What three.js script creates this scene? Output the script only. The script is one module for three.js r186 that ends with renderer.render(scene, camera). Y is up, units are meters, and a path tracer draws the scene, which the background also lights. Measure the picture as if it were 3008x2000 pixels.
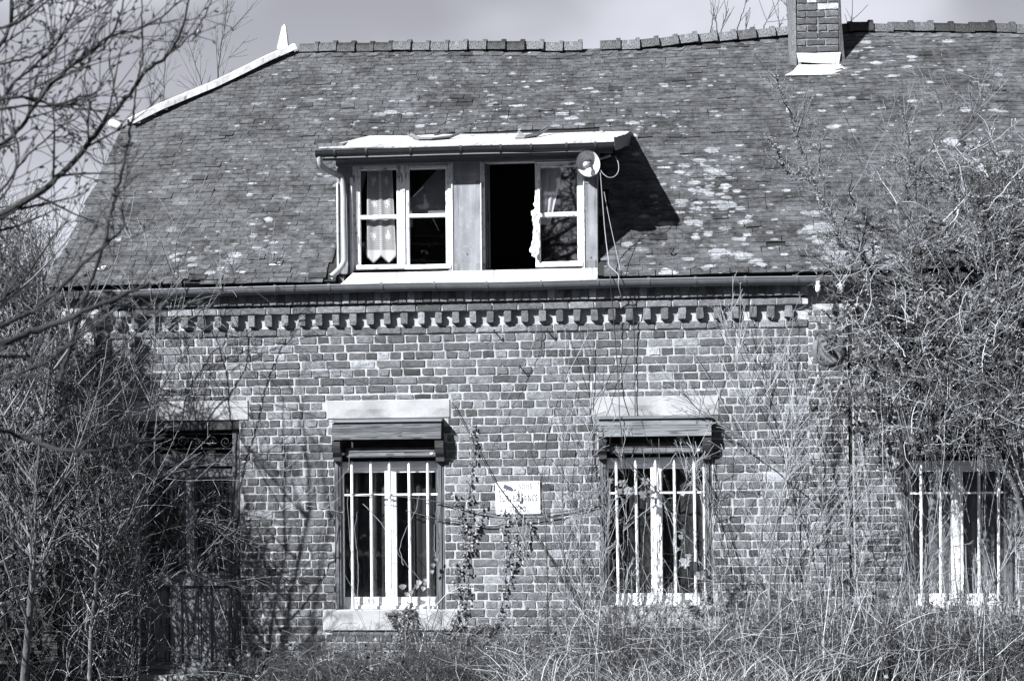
import * as THREE from 'three';
import { mergeGeometries } from 'three/addons/utils/BufferGeometryUtils.js';

// ───────────── camera, sky, sun, exposure ─────────────
const D2R = Math.PI / 180;
const scene = new THREE.Scene();
const F = 4039, PX = 1504, PY = 1450;                       // focal length and principal point of the shifted lens, in photo pixels
const camera = new THREE.PerspectiveCamera(2 * Math.atan(1000 / F) / D2R, 3008 / 2000, 0.1, 900);
camera.position.set(0, 1.7, 12.7);
camera.rotation.set(0, 4.5 * D2R, -0.5 * D2R, 'YXZ');
camera.setViewOffset(3008, 2000, 0, PY * -1 + 1000, 3008, 2000);
camera.focus = 12.6; camera.userData.fStop = 5.2;
camera.updateMatrixWorld(true);
const renderer = new THREE.WebGLRenderer({ antialias: true });
renderer.setSize(1024, 680);
renderer.toneMapping = THREE.LinearToneMapping;
renderer.toneMappingExposure = 2.4;
renderer.shadowMap.enabled = true;
const SUN = new THREE.Vector3(-0.92, 1.06, 1.0).normalize();
const sun = new THREE.DirectionalLight(new THREE.Color(1, 1, 0.99), 5.0);
sun.position.copy(SUN).multiplyScalar(40); sun.target.position.set(0, 3, 0);
sun.castShadow = true; sun.shadow.mapSize.set(4096, 4096);
Object.assign(sun.shadow.camera, { left: -14, right: 14, top: 14, bottom: -14, near: 1, far: 90 });
scene.add(sun, sun.target);

// ───────────── seeded random and noise ─────────────
function rngOf(seed) { let a = seed >>> 0; return () => { a = (a + 0x6D2B79F5) | 0; let t = Math.imul(a ^ (a >>> 15), 1 | a); t = (t + Math.imul(t ^ (t >>> 7), 61 | t)) ^ t; return ((t ^ (t >>> 14)) >>> 0) / 4294967296; }; }
const LAT = new Float32Array(65536); { const r = rngOf(77); for (let i = 0; i < 65536; i++) LAT[i] = r(); }
function vn(x, y, per = 256) {
  const ix = Math.floor(x), iy = Math.floor(y), fx = x - ix, fy = y - iy, sx = fx * fx * (3 - 2 * fx), sy = fy * fy * (3 - 2 * fy);
  const m = (v) => ((v % per) + per) % per, x0 = m(ix), x1 = m(ix + 1), y0 = m(iy) * 256, y1 = m(iy + 1) * 256;
  const a = LAT[x0 + y0], b = LAT[x1 + y0], c = LAT[x0 + y1], d = LAT[x1 + y1];
  return a + (b - a) * sx + (c - a + (a - b - c + d) * sx) * sy;
}
function fbm(x, y, oct = 4, per = 256) { let s = 0, a = 0.5, t = 0; for (let i = 0; i < oct; i++) { s += a * vn(x + i * 17.3, y + i * 9.1, per); t += a; a *= 0.5; x *= 2; y *= 2; per = Math.min(256, per * 2); } return s / t; }
const smooth = (a, b, x) => { const t = Math.min(1, Math.max(0, (x - a) / (b - a))); return t * t * (3 - 2 * t); };
const lerp = (a, b, t) => a + (b - a) * t, clamp = (x, a = 0, b = 1) => Math.min(b, Math.max(a, x));

// ───────────── sky: clear spring sky, thin cloud low down ─────────────
{
  const W = 1024, H = 512, d = new Float32Array(W * H * 4);
  for (let j = 0; j < H; j++) {
    const el = ((j + 0.5) / H - 0.5) * Math.PI;
    for (let i = 0; i < W; i++) {
      const az = ((i + 0.5) / W - 0.5) * 2 * Math.PI;
      const x = Math.cos(az) * Math.cos(el), y = Math.sin(el), z = Math.sin(az) * Math.cos(el);
      const cs = x * SUN.x + y * SUN.y + z * SUN.z, up = Math.max(0, y);
      let L = 0.022 + 0.33 * Math.exp(-(up * up) / 0.176);
      const glow = Math.pow(Math.max(0, cs), 8) * 0.08 + Math.pow(Math.max(0, cs), 60) * 0.4;
      const k = 1 / (up + 0.22), n = fbm(x * k * 2.6 + 121.53, z * k * 2.6 + 161.92, 5);
      const cloud = smooth(0.38, 0.74, n) * smooth(0.9, 0.25, up);
      L = lerp(L * 0.92, 0.40, cloud * 0.75) + glow;
      if (y < 0) L = lerp(L, 0.06, smooth(0, -0.05, y));
      const o = (j * W + i) * 4; d[o] = L * 0.95; d[o + 1] = L * 0.965; d[o + 2] = L * 1.08; d[o + 3] = 1;
    }
  }
  const t = new THREE.DataTexture(d, W, H, THREE.RGBAFormat, THREE.FloatType);
  t.mapping = THREE.EquirectangularReflectionMapping; t.magFilter = THREE.LinearFilter; t.minFilter = THREE.LinearFilter; t.colorSpace = THREE.LinearSRGBColorSpace; t.needsUpdate = true;
  scene.background = t; scene.environment = t;
}

// ───────────── from the photograph's pixels to places in the world ─────────────
const CAMQ = camera.quaternion.clone(), CAMP = camera.position.clone();
const ray = (px, py) => new THREE.Vector3((px - PX) / F, -(py - PY) / F, -1).applyQuaternion(CAMQ);
const W = (px, py, z = 0) => { const v = ray(px, py); return CAMP.clone().addScaledVector(v, (z - CAMP.z) / v.z); };
const EZ = 0.10, EY = W(1500, 818, EZ).y;                    // eaves line of the slated slope (45 degrees)
const R = (px, py) => {                                      // on the slated slope: x and s = metres up the slope
  const v = ray(px, py), t = (EY + EZ - CAMP.y - CAMP.z) / (v.y + v.z), p = CAMP.clone().addScaledVector(v, t);
  return { x: p.x, s: (p.y - EY) * Math.SQRT2, p };
};
const S2 = Math.SQRT1_2;
const bumpRoof = (x, s) => 0.05 * (vn(x * 0.55 + 3.1, s * 0.5 + 7.7) - 0.5) + 0.018 * (vn(x * 1.9 + 11, s * 1.7 + 5) - 0.5);
const warpRoof = (x, s) => 0.07 * smooth(-0.8, 1.9, x) * (s / 4.4) + 0.03 * (vn(x * 0.6 + 8, s * 0.4) - 0.5);
const RF = (x, s, h = 0) => { const q = s + warpRoof(x, s), k = h + bumpRoof(x, s); return new THREE.Vector3(x, EY + (q + k) * S2, EZ + (k - q) * S2); };

// ───────────── materials ─────────────
const G = (v, t = 1) => new THREE.Color().setRGB(v * (1 - 0.068 * t), v * (1 - 0.014 * t), v * (1 + 0.095 * t));
function tex(w, h, fn, srgb = false, rep = null) {
  const d = new Uint8Array(w * h * 4);
  for (let j = 0; j < h; j++) for (let i = 0; i < w; i++) { const v = fn(i / w, j / h, i, j), o = (j * w + i) * 4; const c = clamp(v) * 255; d[o] = d[o + 1] = d[o + 2] = c; d[o + 3] = 255; }
  const t = new THREE.DataTexture(d, w, h); t.wrapS = t.wrapT = THREE.RepeatWrapping; t.magFilter = THREE.LinearFilter; t.minFilter = THREE.LinearMipmapLinearFilter; t.generateMipmaps = true;
  if (srgb) t.colorSpace = THREE.SRGBColorSpace;
  if (rep) t.repeat.set(rep[0], rep[1]);
  t.needsUpdate = true; return t;
}
const lin2 = (v) => v;                                       // texture values below are used as linear multipliers
const rep = (t, a, b) => { const c = t.clone(); c.repeat.set(a, b); c.needsUpdate = true; return c; };
const T = {};
T.brick = tex(512, 512, (u, v) => { const a = fbm(u * 8, v * 8, 4, 8), b = fbm(u * 64, v * 64, 2, 64), pit = smooth(0.70, 0.80, vn(u * 96, v * 96, 96)), lime = smooth(0.60, 0.72, fbm(u * 20 + 3, v * 20, 3, 20)); return (0.30 + 0.54 * a + 0.5 * (b - 0.5)) * (1 - 0.6 * pit) + 0.34 * lime * smooth(0.4, 0.7, b); });
T.mortar = tex(512, 512, (u, v) => { const a = fbm(u * 6 + 5, v * 6, 4, 6), b = vn(u * 128, v * 128, 128); return 0.5 + 0.55 * (a - 0.4) + 0.26 * (b - 0.5); });
T.wood = tex(512, 512, (u, v) => { const g = fbm(u * 4, v * 64, 3, 64), f = vn(u * 10, v * 220, 256), crack = smooth(0.72, 0.8, vn(u * 5 + 3, v * 90 + 7, 256)); return (0.35 + 0.5 * g + 0.3 * (f - 0.5)) * (1 - 0.6 * crack); });
T.paint = tex(512, 512, (u, v) => { const chip = smooth(0.66, 0.70, fbm(u * 12, v * 40, 4, 64)), g = fbm(u * 30, v * 30, 2, 32); return (0.86 + 0.18 * (g - 0.5)) * (1 - 0.62 * chip); });
T.zinc = tex(512, 512, (u, v) => { const a = fbm(u * 5, v * 9, 4, 16), st = vn(u * 24, v * 4, 64), sp = smooth(0.84, 0.9, vn(u * 40, v * 40, 64)); return 0.70 + 0.34 * (a - 0.45) + 0.10 * (st - 0.5) + 0.14 * sp; });
T.lead = tex(512, 512, (u, v) => { const a = fbm(u * 22, v * 2.2, 4, 64), b = fbm(u * 7, v * 6, 4, 16), sp = smooth(0.8, 0.86, vn(u * 44, v * 30, 64)), run = smooth(0.62, 0.78, fbm(u * 30 + 5, v * 1.3 + 2, 3, 64)); return 0.66 + 0.5 * (a - 0.48) + 0.4 * (b - 0.48) + 0.12 * sp - 0.22 * run; });
T.stone = tex(512, 512, (u, v) => { const a = fbm(u * 4, v * 4, 5, 4), b = vn(u * 160, v * 160, 256); const st = smooth(0.55, 0.75, fbm(u * 3 + 7, v * 5 + 2, 5, 64)); return (0.74 + 0.6 * (a - 0.47) + 0.16 * (b - 0.5)) * (1 - 0.3 * st); });
T.bark = tex(256, 256, (u, v) => { const a = fbm(u * 6, v * 6, 4, 8), b = smooth(0.55, 0.75, fbm(u * 14, v * 14, 3, 16)); return 0.35 + 0.5 * a + 0.3 * b - 0.2; });
T.soil = tex(512, 512, (u, v) => { const a = fbm(u * 16, v * 16, 4, 16), b = vn(u * 120, v * 120, 128); return 0.25 + 0.6 * a + 0.4 * (b - 0.5); });
const std = (v, o = {}, t = 1) => { const m = new THREE.MeshStandardMaterial({ color: G(v, t), roughness: 0.85, metalness: 0, side: THREE.DoubleSide, ...o }); return m; };
const M = {
  mortar: std(0.60, { map: rep(T.mortar, 2, 2), bumpMap: rep(T.mortar, 2, 2), bumpScale: 0.004, roughness: 0.95 }, 0.5),
  brick: std(1, { map: rep(T.brick, 3, 3), bumpMap: rep(T.brick, 3, 3), bumpScale: 0.004, vertexColors: true, roughness: 0.92 }, 0),
  slate: std(1, { vertexColors: true, roughness: 0.7 }, 0),
  deck: std(0.012), dark: std(0.012, { roughness: 1 }), iron: std(0.035, { roughness: 0.55, metalness: 0.4 }), ironGrey: std(0.10, { roughness: 0.6, map: rep(T.zinc, 2, 2) }),
  stone: std(0.45, { map: rep(T.stone, 1.2, 1.2), bumpMap: rep(T.stone, 2, 2), bumpScale: 0.003, roughness: 0.95 }, 0.5),
  wood: std(0.18, { map: rep(T.wood, 1.5, 1.2), bumpMap: rep(T.wood, 1.5, 1.2), bumpScale: 0.004 }),
  woodDark: std(0.06, { map: rep(T.wood, 1.5, 1.2), bumpMap: rep(T.wood, 1.5, 1.2), bumpScale: 0.003 }),
  woodPale: std(0.29, { map: rep(T.wood, 1.2, 1), bumpMap: rep(T.wood, 1.2, 1), bumpScale: 0.004 }),
  paint: std(0.86, { map: rep(T.paint, 1, 1), bumpMap: rep(T.paint, 1, 1), bumpScale: 0.002, roughness: 0.6 }, 0.35),
  paintClean: std(0.84, { roughness: 0.45 }, 0.35),
  greyPaint: std(0.20, { map: rep(T.zinc, 1, 1), roughness: 0.6 }),
  zinc: std(0.80, { map: rep(T.lead, 1.1, 1.1), roughness: 0.5 }, 0.3),
  lead: std(0.30, { map: rep(T.lead, 1.3, 1.3), roughness: 0.5 }),
  gutter: std(0.16, { map: rep(T.zinc, 1.1, 1.1), roughness: 0.4, metalness: 0.1 }),
  gutterDark: std(0.05, { map: rep(T.zinc, 1.1, 1.1), roughness: 0.35, metalness: 0.4 }),
  glass: new THREE.MeshPhysicalMaterial({ color: 0xffffff, transmission: 1, thickness: 0, roughness: 0.015, ior: 1.5, side: THREE.DoubleSide }),
  glassMirroring: new THREE.MeshPhysicalMaterial({ color: 0xffffff, transmission: 1, thickness: 0, roughness: 0.02, ior: 2.3, side: THREE.DoubleSide }),  // refractive index raised to strengthen the sky reflection
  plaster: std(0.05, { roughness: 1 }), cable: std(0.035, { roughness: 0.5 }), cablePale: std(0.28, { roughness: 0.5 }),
  enamel: std(0.86, { roughness: 0.2, map: rep(T.stone, 3, 3) }, 0.3), bulb: new THREE.MeshPhysicalMaterial({ color: 0xd8dae0, transmission: 0.25, thickness: 0, roughness: 0.1 }),
  bark: std(1, { vertexColors: true, roughness: 0.9 }, 0), leaf: std(1, { vertexColors: true, roughness: 0.45 }, 0),
  ground: std(0.09, { map: rep(T.soil, 1, 1), bumpMap: rep(T.soil, 1, 1), bumpScale: 0.03, roughness: 1 }),
};
M.limb = std(1, { vertexColors: true, map: rep(T.bark, 2, 3), bumpMap: rep(T.bark, 2, 3), bumpScale: 0.006, roughness: 0.95 }, 0);

// ───────────── building helpers ─────────────
const names = new Map();
const numbered = (n) => { const k = names.get(n) ?? 0; names.set(n, k + 1); return k ? `${n}_${String(k).padStart(3, '0')}` : n; };
function shade(m) { m.castShadow = m.receiveShadow = true; return m; }
function thing(name, label, category, pos = [0, 0, 0], group) {
  const o = new THREE.Group(); o.name = numbered(name); o.position.set(...pos); o.userData = { label, category }; if (group) o.userData.group = group; scene.add(o); return o;
}
const home = (g, parent) => { for (let o = parent; o && o !== scene; o = o.parent) if (o.position.lengthSq()) g.translate(-o.position.x, -o.position.y, -o.position.z); return g; };   // geometry built in world places, stored from its thing's base
function part(name, geos, mat, parent, kind) {
  const list = [].concat(geos).filter(Boolean).map((g) => (g.index ? g.toNonIndexed() : g));
  const keys = ['position', 'normal', 'uv', 'color'].filter((k) => list.every((g) => g.attributes[k]));
  for (const g of list) for (const k of Object.keys(g.attributes)) if (!keys.includes(k)) g.deleteAttribute(k);
  const m = shade(new THREE.Mesh(list.length > 1 ? mergeGeometries(list) : list[0], mat)); m.name = name; if (kind) m.userData.kind = kind;
  home(m.geometry, parent);
  (parent ?? scene).add(m); return m;
}
const V = (x, y, z) => new THREE.Vector3(x, y, z);
function uvBox(g, grain = 'x', off = [0, 0]) {               // uv in metres, u along the grain
  if (g.index) g = g.toNonIndexed();
  const p = g.attributes.position, uv = new Float32Array(p.count * 2), a = V(), b = V(), c = V(), n = V();
  for (let i = 0; i < p.count; i += 3) {
    a.fromBufferAttribute(p, i); b.fromBufferAttribute(p, i + 1); c.fromBufferAttribute(p, i + 2);
    n.copy(b).sub(a).cross(c.clone().sub(a)); const ax = Math.abs(n.x), ay = Math.abs(n.y), az = Math.abs(n.z);
    [a, b, c].forEach((q, k) => {
      let u, v; if (az >= ax && az >= ay) { u = q.x; v = q.y; } else if (ay >= ax) { u = q.x; v = q.z; } else { u = q.z; v = q.y; }
      if (grain === 'y') [u, v] = [v, u];
      uv[(i + k) * 2] = u + off[0]; uv[(i + k) * 2 + 1] = v + off[1];
    });
  }
  g.setAttribute('uv', new THREE.BufferAttribute(uv, 2)); return g;
}
function cbox(x0, y0, z0, x1, y1, z1, ch = 0.003, grain = 'x') {   // chamfered box between two corners
  if (x0 > x1) [x0, x1] = [x1, x0]; if (y0 > y1) [y0, y1] = [y1, y0]; if (z0 > z1) [z0, z1] = [z1, z0];
  const c = Math.min(ch, (x1 - x0) / 3, (y1 - y0) / 3, (z1 - z0) / 3), P = [];
  const X = [x0, x1], Y = [y0, y1], Z = [z0, z1], tri = (...v) => { for (const q of v) P.push(q[0], q[1], q[2]); };
  const pt = (i, j, k, ax) => [X[i] + (ax === 0 ? 0 : i ? -c : c), Y[j] + (ax === 1 ? 0 : j ? -c : c), Z[k] + (ax === 2 ? 0 : k ? -c : c)];
  const cen = [(x0 + x1) / 2, (y0 + y1) / 2, (z0 + z1) / 2];
  const out = (a, b, d) => { const u = [b[0] - a[0], b[1] - a[1], b[2] - a[2]], w = [d[0] - a[0], d[1] - a[1], d[2] - a[2]], n = [u[1] * w[2] - u[2] * w[1], u[2] * w[0] - u[0] * w[2], u[0] * w[1] - u[1] * w[0]], m = [(a[0] + b[0] + d[0]) / 3 - cen[0], (a[1] + b[1] + d[1]) / 3 - cen[1], (a[2] + b[2] + d[2]) / 3 - cen[2]]; n[0] * m[0] + n[1] * m[1] + n[2] * m[2] >= 0 ? tri(a, b, d) : tri(a, d, b); };
  const quad = (a, b, d, e) => { out(a, b, d); out(a, d, e); };
  for (const s of [0, 1]) { quad(pt(s, 0, 0, 0), pt(s, 1, 0, 0), pt(s, 1, 1, 0), pt(s, 0, 1, 0)); quad(pt(0, s, 0, 1), pt(1, s, 0, 1), pt(1, s, 1, 1), pt(0, s, 1, 1)); quad(pt(0, 0, s, 2), pt(1, 0, s, 2), pt(1, 1, s, 2), pt(0, 1, s, 2)); }
  for (const a of [0, 1]) for (const b of [0, 1]) {
    quad(pt(a, b, 0, 0), pt(a, b, 1, 0), pt(a, b, 1, 1), pt(a, b, 0, 1)); quad(pt(a, 0, b, 0), pt(a, 1, b, 0), pt(a, 1, b, 2), pt(a, 0, b, 2)); quad(pt(0, a, b, 1), pt(1, a, b, 1), pt(1, a, b, 2), pt(0, a, b, 2));
    for (const d of [0, 1]) out(pt(a, b, d, 0), pt(a, b, d, 1), pt(a, b, d, 2));
  }
  const g = new THREE.BufferGeometry(); g.setAttribute('position', new THREE.Float32BufferAttribute(P, 3)); g.computeVertexNormals(); return uvBox(g, grain);
}
const rect = (px0, py0, px1, py1, z) => { const my = (py0 + py1) / 2, mx = (px0 + px1) / 2; return { x0: W(px0, my, z).x, x1: W(px1, my, z).x, y1: W(mx, py0, z).y, y0: W(mx, py1, z).y }; };
const pbox = (px0, py0, px1, py1, zf, d, grain = 'x', ch = 0.003) => { const r = rect(px0, py0, px1, py1, zf); return cbox(r.x0, r.y0, zf - d, r.x1, r.y1, zf, ch, grain); };
function prism(poly, x0, x1, grain = 'x') {                  // a profile in (z, y) carried along x
  const sh = new THREE.Shape(poly.map(([z, y]) => new THREE.Vector2(z, y)));
  const g = new THREE.ExtrudeGeometry(sh, { depth: x1 - x0, bevelEnabled: false });
  g.applyMatrix4(new THREE.Matrix4().set(0, 0, 1, x0, 0, 1, 0, 0, 1, 0, 0, 0, 0, 0, 0, 1)); const q = g.index ? g.toNonIndexed() : g;
  const p = q.attributes.position.array; for (let i = 0; i < p.length; i += 9) for (let k = 0; k < 3; k++) [p[i + 3 + k], p[i + 6 + k]] = [p[i + 6 + k], p[i + 3 + k]];
  q.computeVertexNormals(); return uvBox(q, grain);
}
function sheet(rows, th = 0) {                               // a grid of points as a surface, with thickness
  const nr = rows.length, nc = rows[0].length, P = [], U = [], I = [];
  const put = (dn) => rows.forEach((r, j) => r.forEach((p, i) => { const q = dn ? p.clone().addScaledVector(nrm(j, i), -th) : p; P.push(q.x, q.y, q.z); U.push(p.x, p.y * 0.7 + p.z * 0.7); }));
  const nrm = (j, i) => { const a = rows[j][Math.min(nc - 1, i + 1)].clone().sub(rows[j][Math.max(0, i - 1)]), b = rows[Math.min(nr - 1, j + 1)][i].clone().sub(rows[Math.max(0, j - 1)][i]); return a.cross(b).normalize(); };
  put(false); for (let j = 0; j < nr - 1; j++) for (let i = 0; i < nc - 1; i++) { const a = j * nc + i; I.push(a, a + 1, a + nc + 1, a, a + nc + 1, a + nc); }
  if (th) {
    const o = nr * nc; put(true);
    for (let j = 0; j < nr - 1; j++) for (let i = 0; i < nc - 1; i++) { const a = o + j * nc + i; I.push(a, a + nc + 1, a + 1, a, a + nc, a + nc + 1); }
    const e = []; for (let i = 0; i < nc; i++) e.push(i); for (let j = 1; j < nr; j++) e.push(j * nc + nc - 1); for (let i = nc - 2; i >= 0; i--) e.push((nr - 1) * nc + i); for (let j = nr - 2; j >= 1; j--) e.push(j * nc);
    e.forEach((a, k) => { const b = e[(k + 1) % e.length]; I.push(a, o + a, o + b, a, o + b, b); });
  }
  const g = new THREE.BufferGeometry(); g.setAttribute('position', new THREE.Float32BufferAttribute(P, 3)); g.setAttribute('uv', new THREE.Float32BufferAttribute(U, 2)); g.setIndex(I);
  const q = g.toNonIndexed(); if (th) { q.computeVertexNormals(); return q; } g.computeVertexNormals(); return g.toNonIndexed();
}
// growing buffers: tubes (smooth), leaves, blades, flat-shaded triangles
class Buf {
  constructor() { this.p = []; this.n = []; this.c = []; this.u = []; this.i = []; }
  tube(pts, r0, r1, sides, col, rf) {
    const m = pts.length; if (m < 2) return; const t = V(), a = V(), b = V(), q = V(); let base = this.p.length / 3, len = 0;
    a.set(0.31, 0.17, 0.93);
    for (let k = 0; k < m; k++) {
      t.copy(pts[Math.min(m - 1, k + 1)]).sub(pts[Math.max(0, k - 1)]).normalize();
      if (k === 0 && Math.abs(a.dot(t)) > 0.9) a.set(0.9, 0.3, 0.1);
      a.addScaledVector(t, -a.dot(t)).normalize(); b.copy(t).cross(a);
      const f = k / (m - 1), r = rf ? rf(f) : r0 + (r1 - r0) * f; if (k) len += pts[k].distanceTo(pts[k - 1]);
      for (let s = 0; s < sides; s++) { const w = (s / sides) * 6.28318, cs = Math.cos(w), sn = Math.sin(w); q.set(a.x * cs + b.x * sn, a.y * cs + b.y * sn, a.z * cs + b.z * sn); this.p.push(pts[k].x + q.x * r, pts[k].y + q.y * r, pts[k].z + q.z * r); this.n.push(q.x, q.y, q.z); this.c.push(col[0], col[1], col[2]); this.u.push(s / sides * 0.25, len); }
      if (k) for (let s = 0; s < sides; s++) { const o = base + (k - 1) * sides, s1 = (s + 1) % sides; this.i.push(o + s, o + s1, o + sides + s1, o + s, o + sides + s1, o + sides + s); }
    }
  }
  tri(a, b, c, col, n) { const o = this.p.length / 3; for (const v of [a, b, c]) { this.p.push(v.x, v.y, v.z); this.c.push(col[0], col[1], col[2]); this.u.push(v.x, v.y); this.n.push(n.x, n.y, n.z); } this.i.push(o, o + 1, o + 2); }
  face(a, b, c, col) { const n = b.clone().sub(a).cross(c.clone().sub(a)).normalize(); this.tri(a, b, c, col, n); }
  leaf(p, dir, nor, L, wd, col) {                            // a folded, lobed leaf of 6 triangles
    const s = dir.clone().cross(nor).normalize(), at = (f, w, h) => p.clone().addScaledVector(dir, L * f).addScaledVector(s, wd * w).addScaledVector(nor, L * h);
    const b = at(0, 0, 0), m = at(0.5, 0, -0.05), e = at(1, 0, -0.12), l1 = at(0.18, 0.5, 0.06), l2 = at(0.62, 0.36, 0.03), r1 = at(0.18, -0.5, 0.06), r2 = at(0.62, -0.36, 0.03);
    this.face(b, m, l1, col); this.face(l1, m, l2, col); this.face(l2, m, e, col); this.face(b, r1, m, col); this.face(r1, r2, m, col); this.face(r2, e, m, col);
  }
  blade(pts, w, side, col) { for (let k = 0; k < pts.length - 1; k++) { const f0 = 1 - k / (pts.length - 1), f1 = 1 - (k + 1) / (pts.length - 1); const a = pts[k].clone().addScaledVector(side, w * f0), b = pts[k].clone().addScaledVector(side, -w * f0), c = pts[k + 1].clone().addScaledVector(side, w * f1), d = pts[k + 1].clone().addScaledVector(side, -w * f1); this.face(a, b, c, col); if (f1 > 0) this.face(b, d, c, col); } }
  geo() {
    const g = new THREE.BufferGeometry(); g.setAttribute('position', new THREE.Float32BufferAttribute(this.p, 3)); g.setAttribute('normal', new THREE.Float32BufferAttribute(this.n, 3));
    g.setAttribute('color', new THREE.Float32BufferAttribute(this.c, 3)); g.setAttribute('uv', new THREE.Float32BufferAttribute(this.u, 2)); g.setIndex(this.i); return g;
  }
  build(name, mat, parent, kind) {
    if (!this.i.length) return null; const g = this.geo(), m = shade(new THREE.Mesh(g, mat)); m.name = name; if (kind) m.userData.kind = kind;
    home(g, parent); (parent ?? scene).add(m); return m;
  }
}
const C3 = (v, t = 1) => [v * (1 - 0.068 * t), v * (1 - 0.014 * t), v * (1 + 0.095 * t)];
function cable(pts, r, sides = 6) { return new THREE.TubeGeometry(new THREE.CatmullRomCurve3(pts), Math.max(8, pts.length * 6), r, sides).toNonIndexed(); }

// ───────────── the ground ─────────────
{
  const n = 90, P = [], U = [], I = [];
  for (let j = 0; j <= n; j++) for (let i = 0; i <= n; i++) {
    const f = (k) => { const t = (k / n) * 2 - 1; return Math.sign(t) * Math.pow(Math.abs(t), 2.6) * 400; };
    const x = f(i), z = f(j) + 2; let y = -0.05; if (z > 0.1) y += 0.16 * (fbm(x * 0.5 + 60, z * 0.5 + 60, 3) - 0.5) - 0.12 * smooth(3, 9, z);
    P.push(x, y, z); U.push(x / 3, z / 3);
  }
  for (let j = 0; j < n; j++) for (let i = 0; i < n; i++) { const a = j * (n + 1) + i; I.push(a, a + n + 1, a + n + 2, a, a + n + 2, a + 1); }
  const g = new THREE.BufferGeometry(); g.setAttribute('position', new THREE.Float32BufferAttribute(P, 3)); g.setAttribute('uv', new THREE.Float32BufferAttribute(U, 2)); g.setIndex(I); g.computeVertexNormals();
  const m = part('ground', g, M.ground, null, 'structure'); m.userData.label = 'rough overgrown ground in front of the brick house';
}

// ───────────── the house ─────────────
const house = thing('brick_house', 'old abandoned brick house with lichened slate roof, dormer and barred windows', 'house');
const XL = -5.36, XR = 5.2, XRIDGE = -3.74;
const OPEN = [
  { ...rect(982, 1230, 1305, 1792, 0), k: 'w' }, { ...rect(1762, 1222, 2093, 1779, 0), k: 'w' }, { ...rect(2650, 1218, 2984, 1780, 0), k: 'w' }, { ...rect(404, 1236, 705, 1992, 0), k: 'd' },
];
const GAP = { x0: W(2494, 1300).x, x1: W(2509, 1300).x };
const XA = W(290, 1300).x, XB = W(2378, 1300).x, YT = W(1500, 853).y, YC = W(1500, 977).y;
const wall = (() => {
  const sh = new THREE.Shape([[XL, -0.4], [XR, -0.4], [XR, YT + 0.02], [XL, YT + 0.02]].map((q) => new THREE.Vector2(...q)));
  for (const o of OPEN) sh.holes.push(new THREE.Path([[o.x0, o.y0], [o.x0, o.y1], [o.x1, o.y1], [o.x1, o.y0]].map((q) => new THREE.Vector2(...q))));
  const gy0 = W(2500, 1760).y, gy1 = W(2500, 945).y; sh.holes.push(new THREE.Path([[GAP.x0, gy0], [GAP.x0, gy1], [GAP.x1, gy1], [GAP.x1 - 0.008, (gy0 + gy1) / 2], [GAP.x1, gy0]].map((q) => new THREE.Vector2(...q))));
  const g = new THREE.ExtrudeGeometry(sh, { depth: 0.29, bevelEnabled: false }); g.translate(0, 0, -0.297);
  return part('wall', uvBox(g), M.mortar, house);
})();
// bricks
function brickInto(buf, r, x0, x1, y0, y1, zf, dp, tone) {
  const j = (a) => (r() - 0.5) * 2 * a, w = x1 - x0, h = y1 - y0, c = () => 0.004 + r() * r() * r() * Math.min(0.03, h * 0.4), e = 0.0036;
  const O = [[x0 + c(), y0 + j(e)], [(x0 + x1) / 2 + j(w * 0.2), y0 + j(e)], [x1 - c(), y0 + j(e)], [x1 + j(e), y0 + c()], [x1 + j(e), y1 - c()], [x1 - c(), y1 + j(e)], [(x0 + x1) / 2 + j(w * 0.2), y1 + j(e)], [x0 + c(), y1 + j(e)], [x0 + j(e), y1 - c()], [x0 + j(e), y0 + c()]];
  const cx = (x0 + x1) / 2, cy = (y0 + y1) / 2, z = zf + j(0.0035), n = O.length, bv = 0.0035 + r() * 0.003, tz = j(0.02), tw = j(0.03);
  const fz = (x, y) => z + (x - cx) * tz * 0.6 + (y - cy) * tw;
  const A = O.map(([x, y]) => { const l = Math.hypot(x - cx, y - cy); const X = x - (x - cx) / l * bv, Y = y - (y - cy) / l * bv; return V(X, Y, fz(X, Y)); }), B = O.map(([x, y]) => V(x, y, z - bv)), D = O.map(([x, y]) => V(x, y, z - dp)), m = V(cx, cy, fz(cx, cy) + 0.0012);
  const col = C3(tone, 0.9), o0 = buf.u.length, ou = r() * 7, ov = r() * 7;
  for (let i = 0; i < n; i++) { const k = (i + 1) % n; buf.face(m, A[i], A[k], col); buf.face(A[i], B[i], B[k], col); buf.face(A[i], B[k], A[k], col); buf.face(B[i], D[i], D[k], col); buf.face(B[i], D[k], B[k], col); }
  for (let i = o0; i < buf.u.length; i += 2) { buf.u[i] += ou; buf.u[i + 1] += ov; }
}
const toneOf = (r) => { const q = r(); const v = 0.20 * Math.exp(((r() + r() + r()) - 1.5) * 0.62); return q < 0.05 ? v * 1.9 : q < 0.13 ? v * 0.66 : v; };
const BARS = [rect(958, 1158, 1322, 1230, 0), rect(1735, 1147, 2113, 1222, 0), rect(2625, 1150, 3030, 1218, 0), rect(372, 1164, 728, 1236, 0), rect(948, 1791, 1347, 1867, 0), rect(1722, 1779, 2122, 1852, 0), rect(2615, 1780, 3020, 1850, 0)];
const NOBRICK = [...OPEN, ...BARS];
const laid = [];
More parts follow.
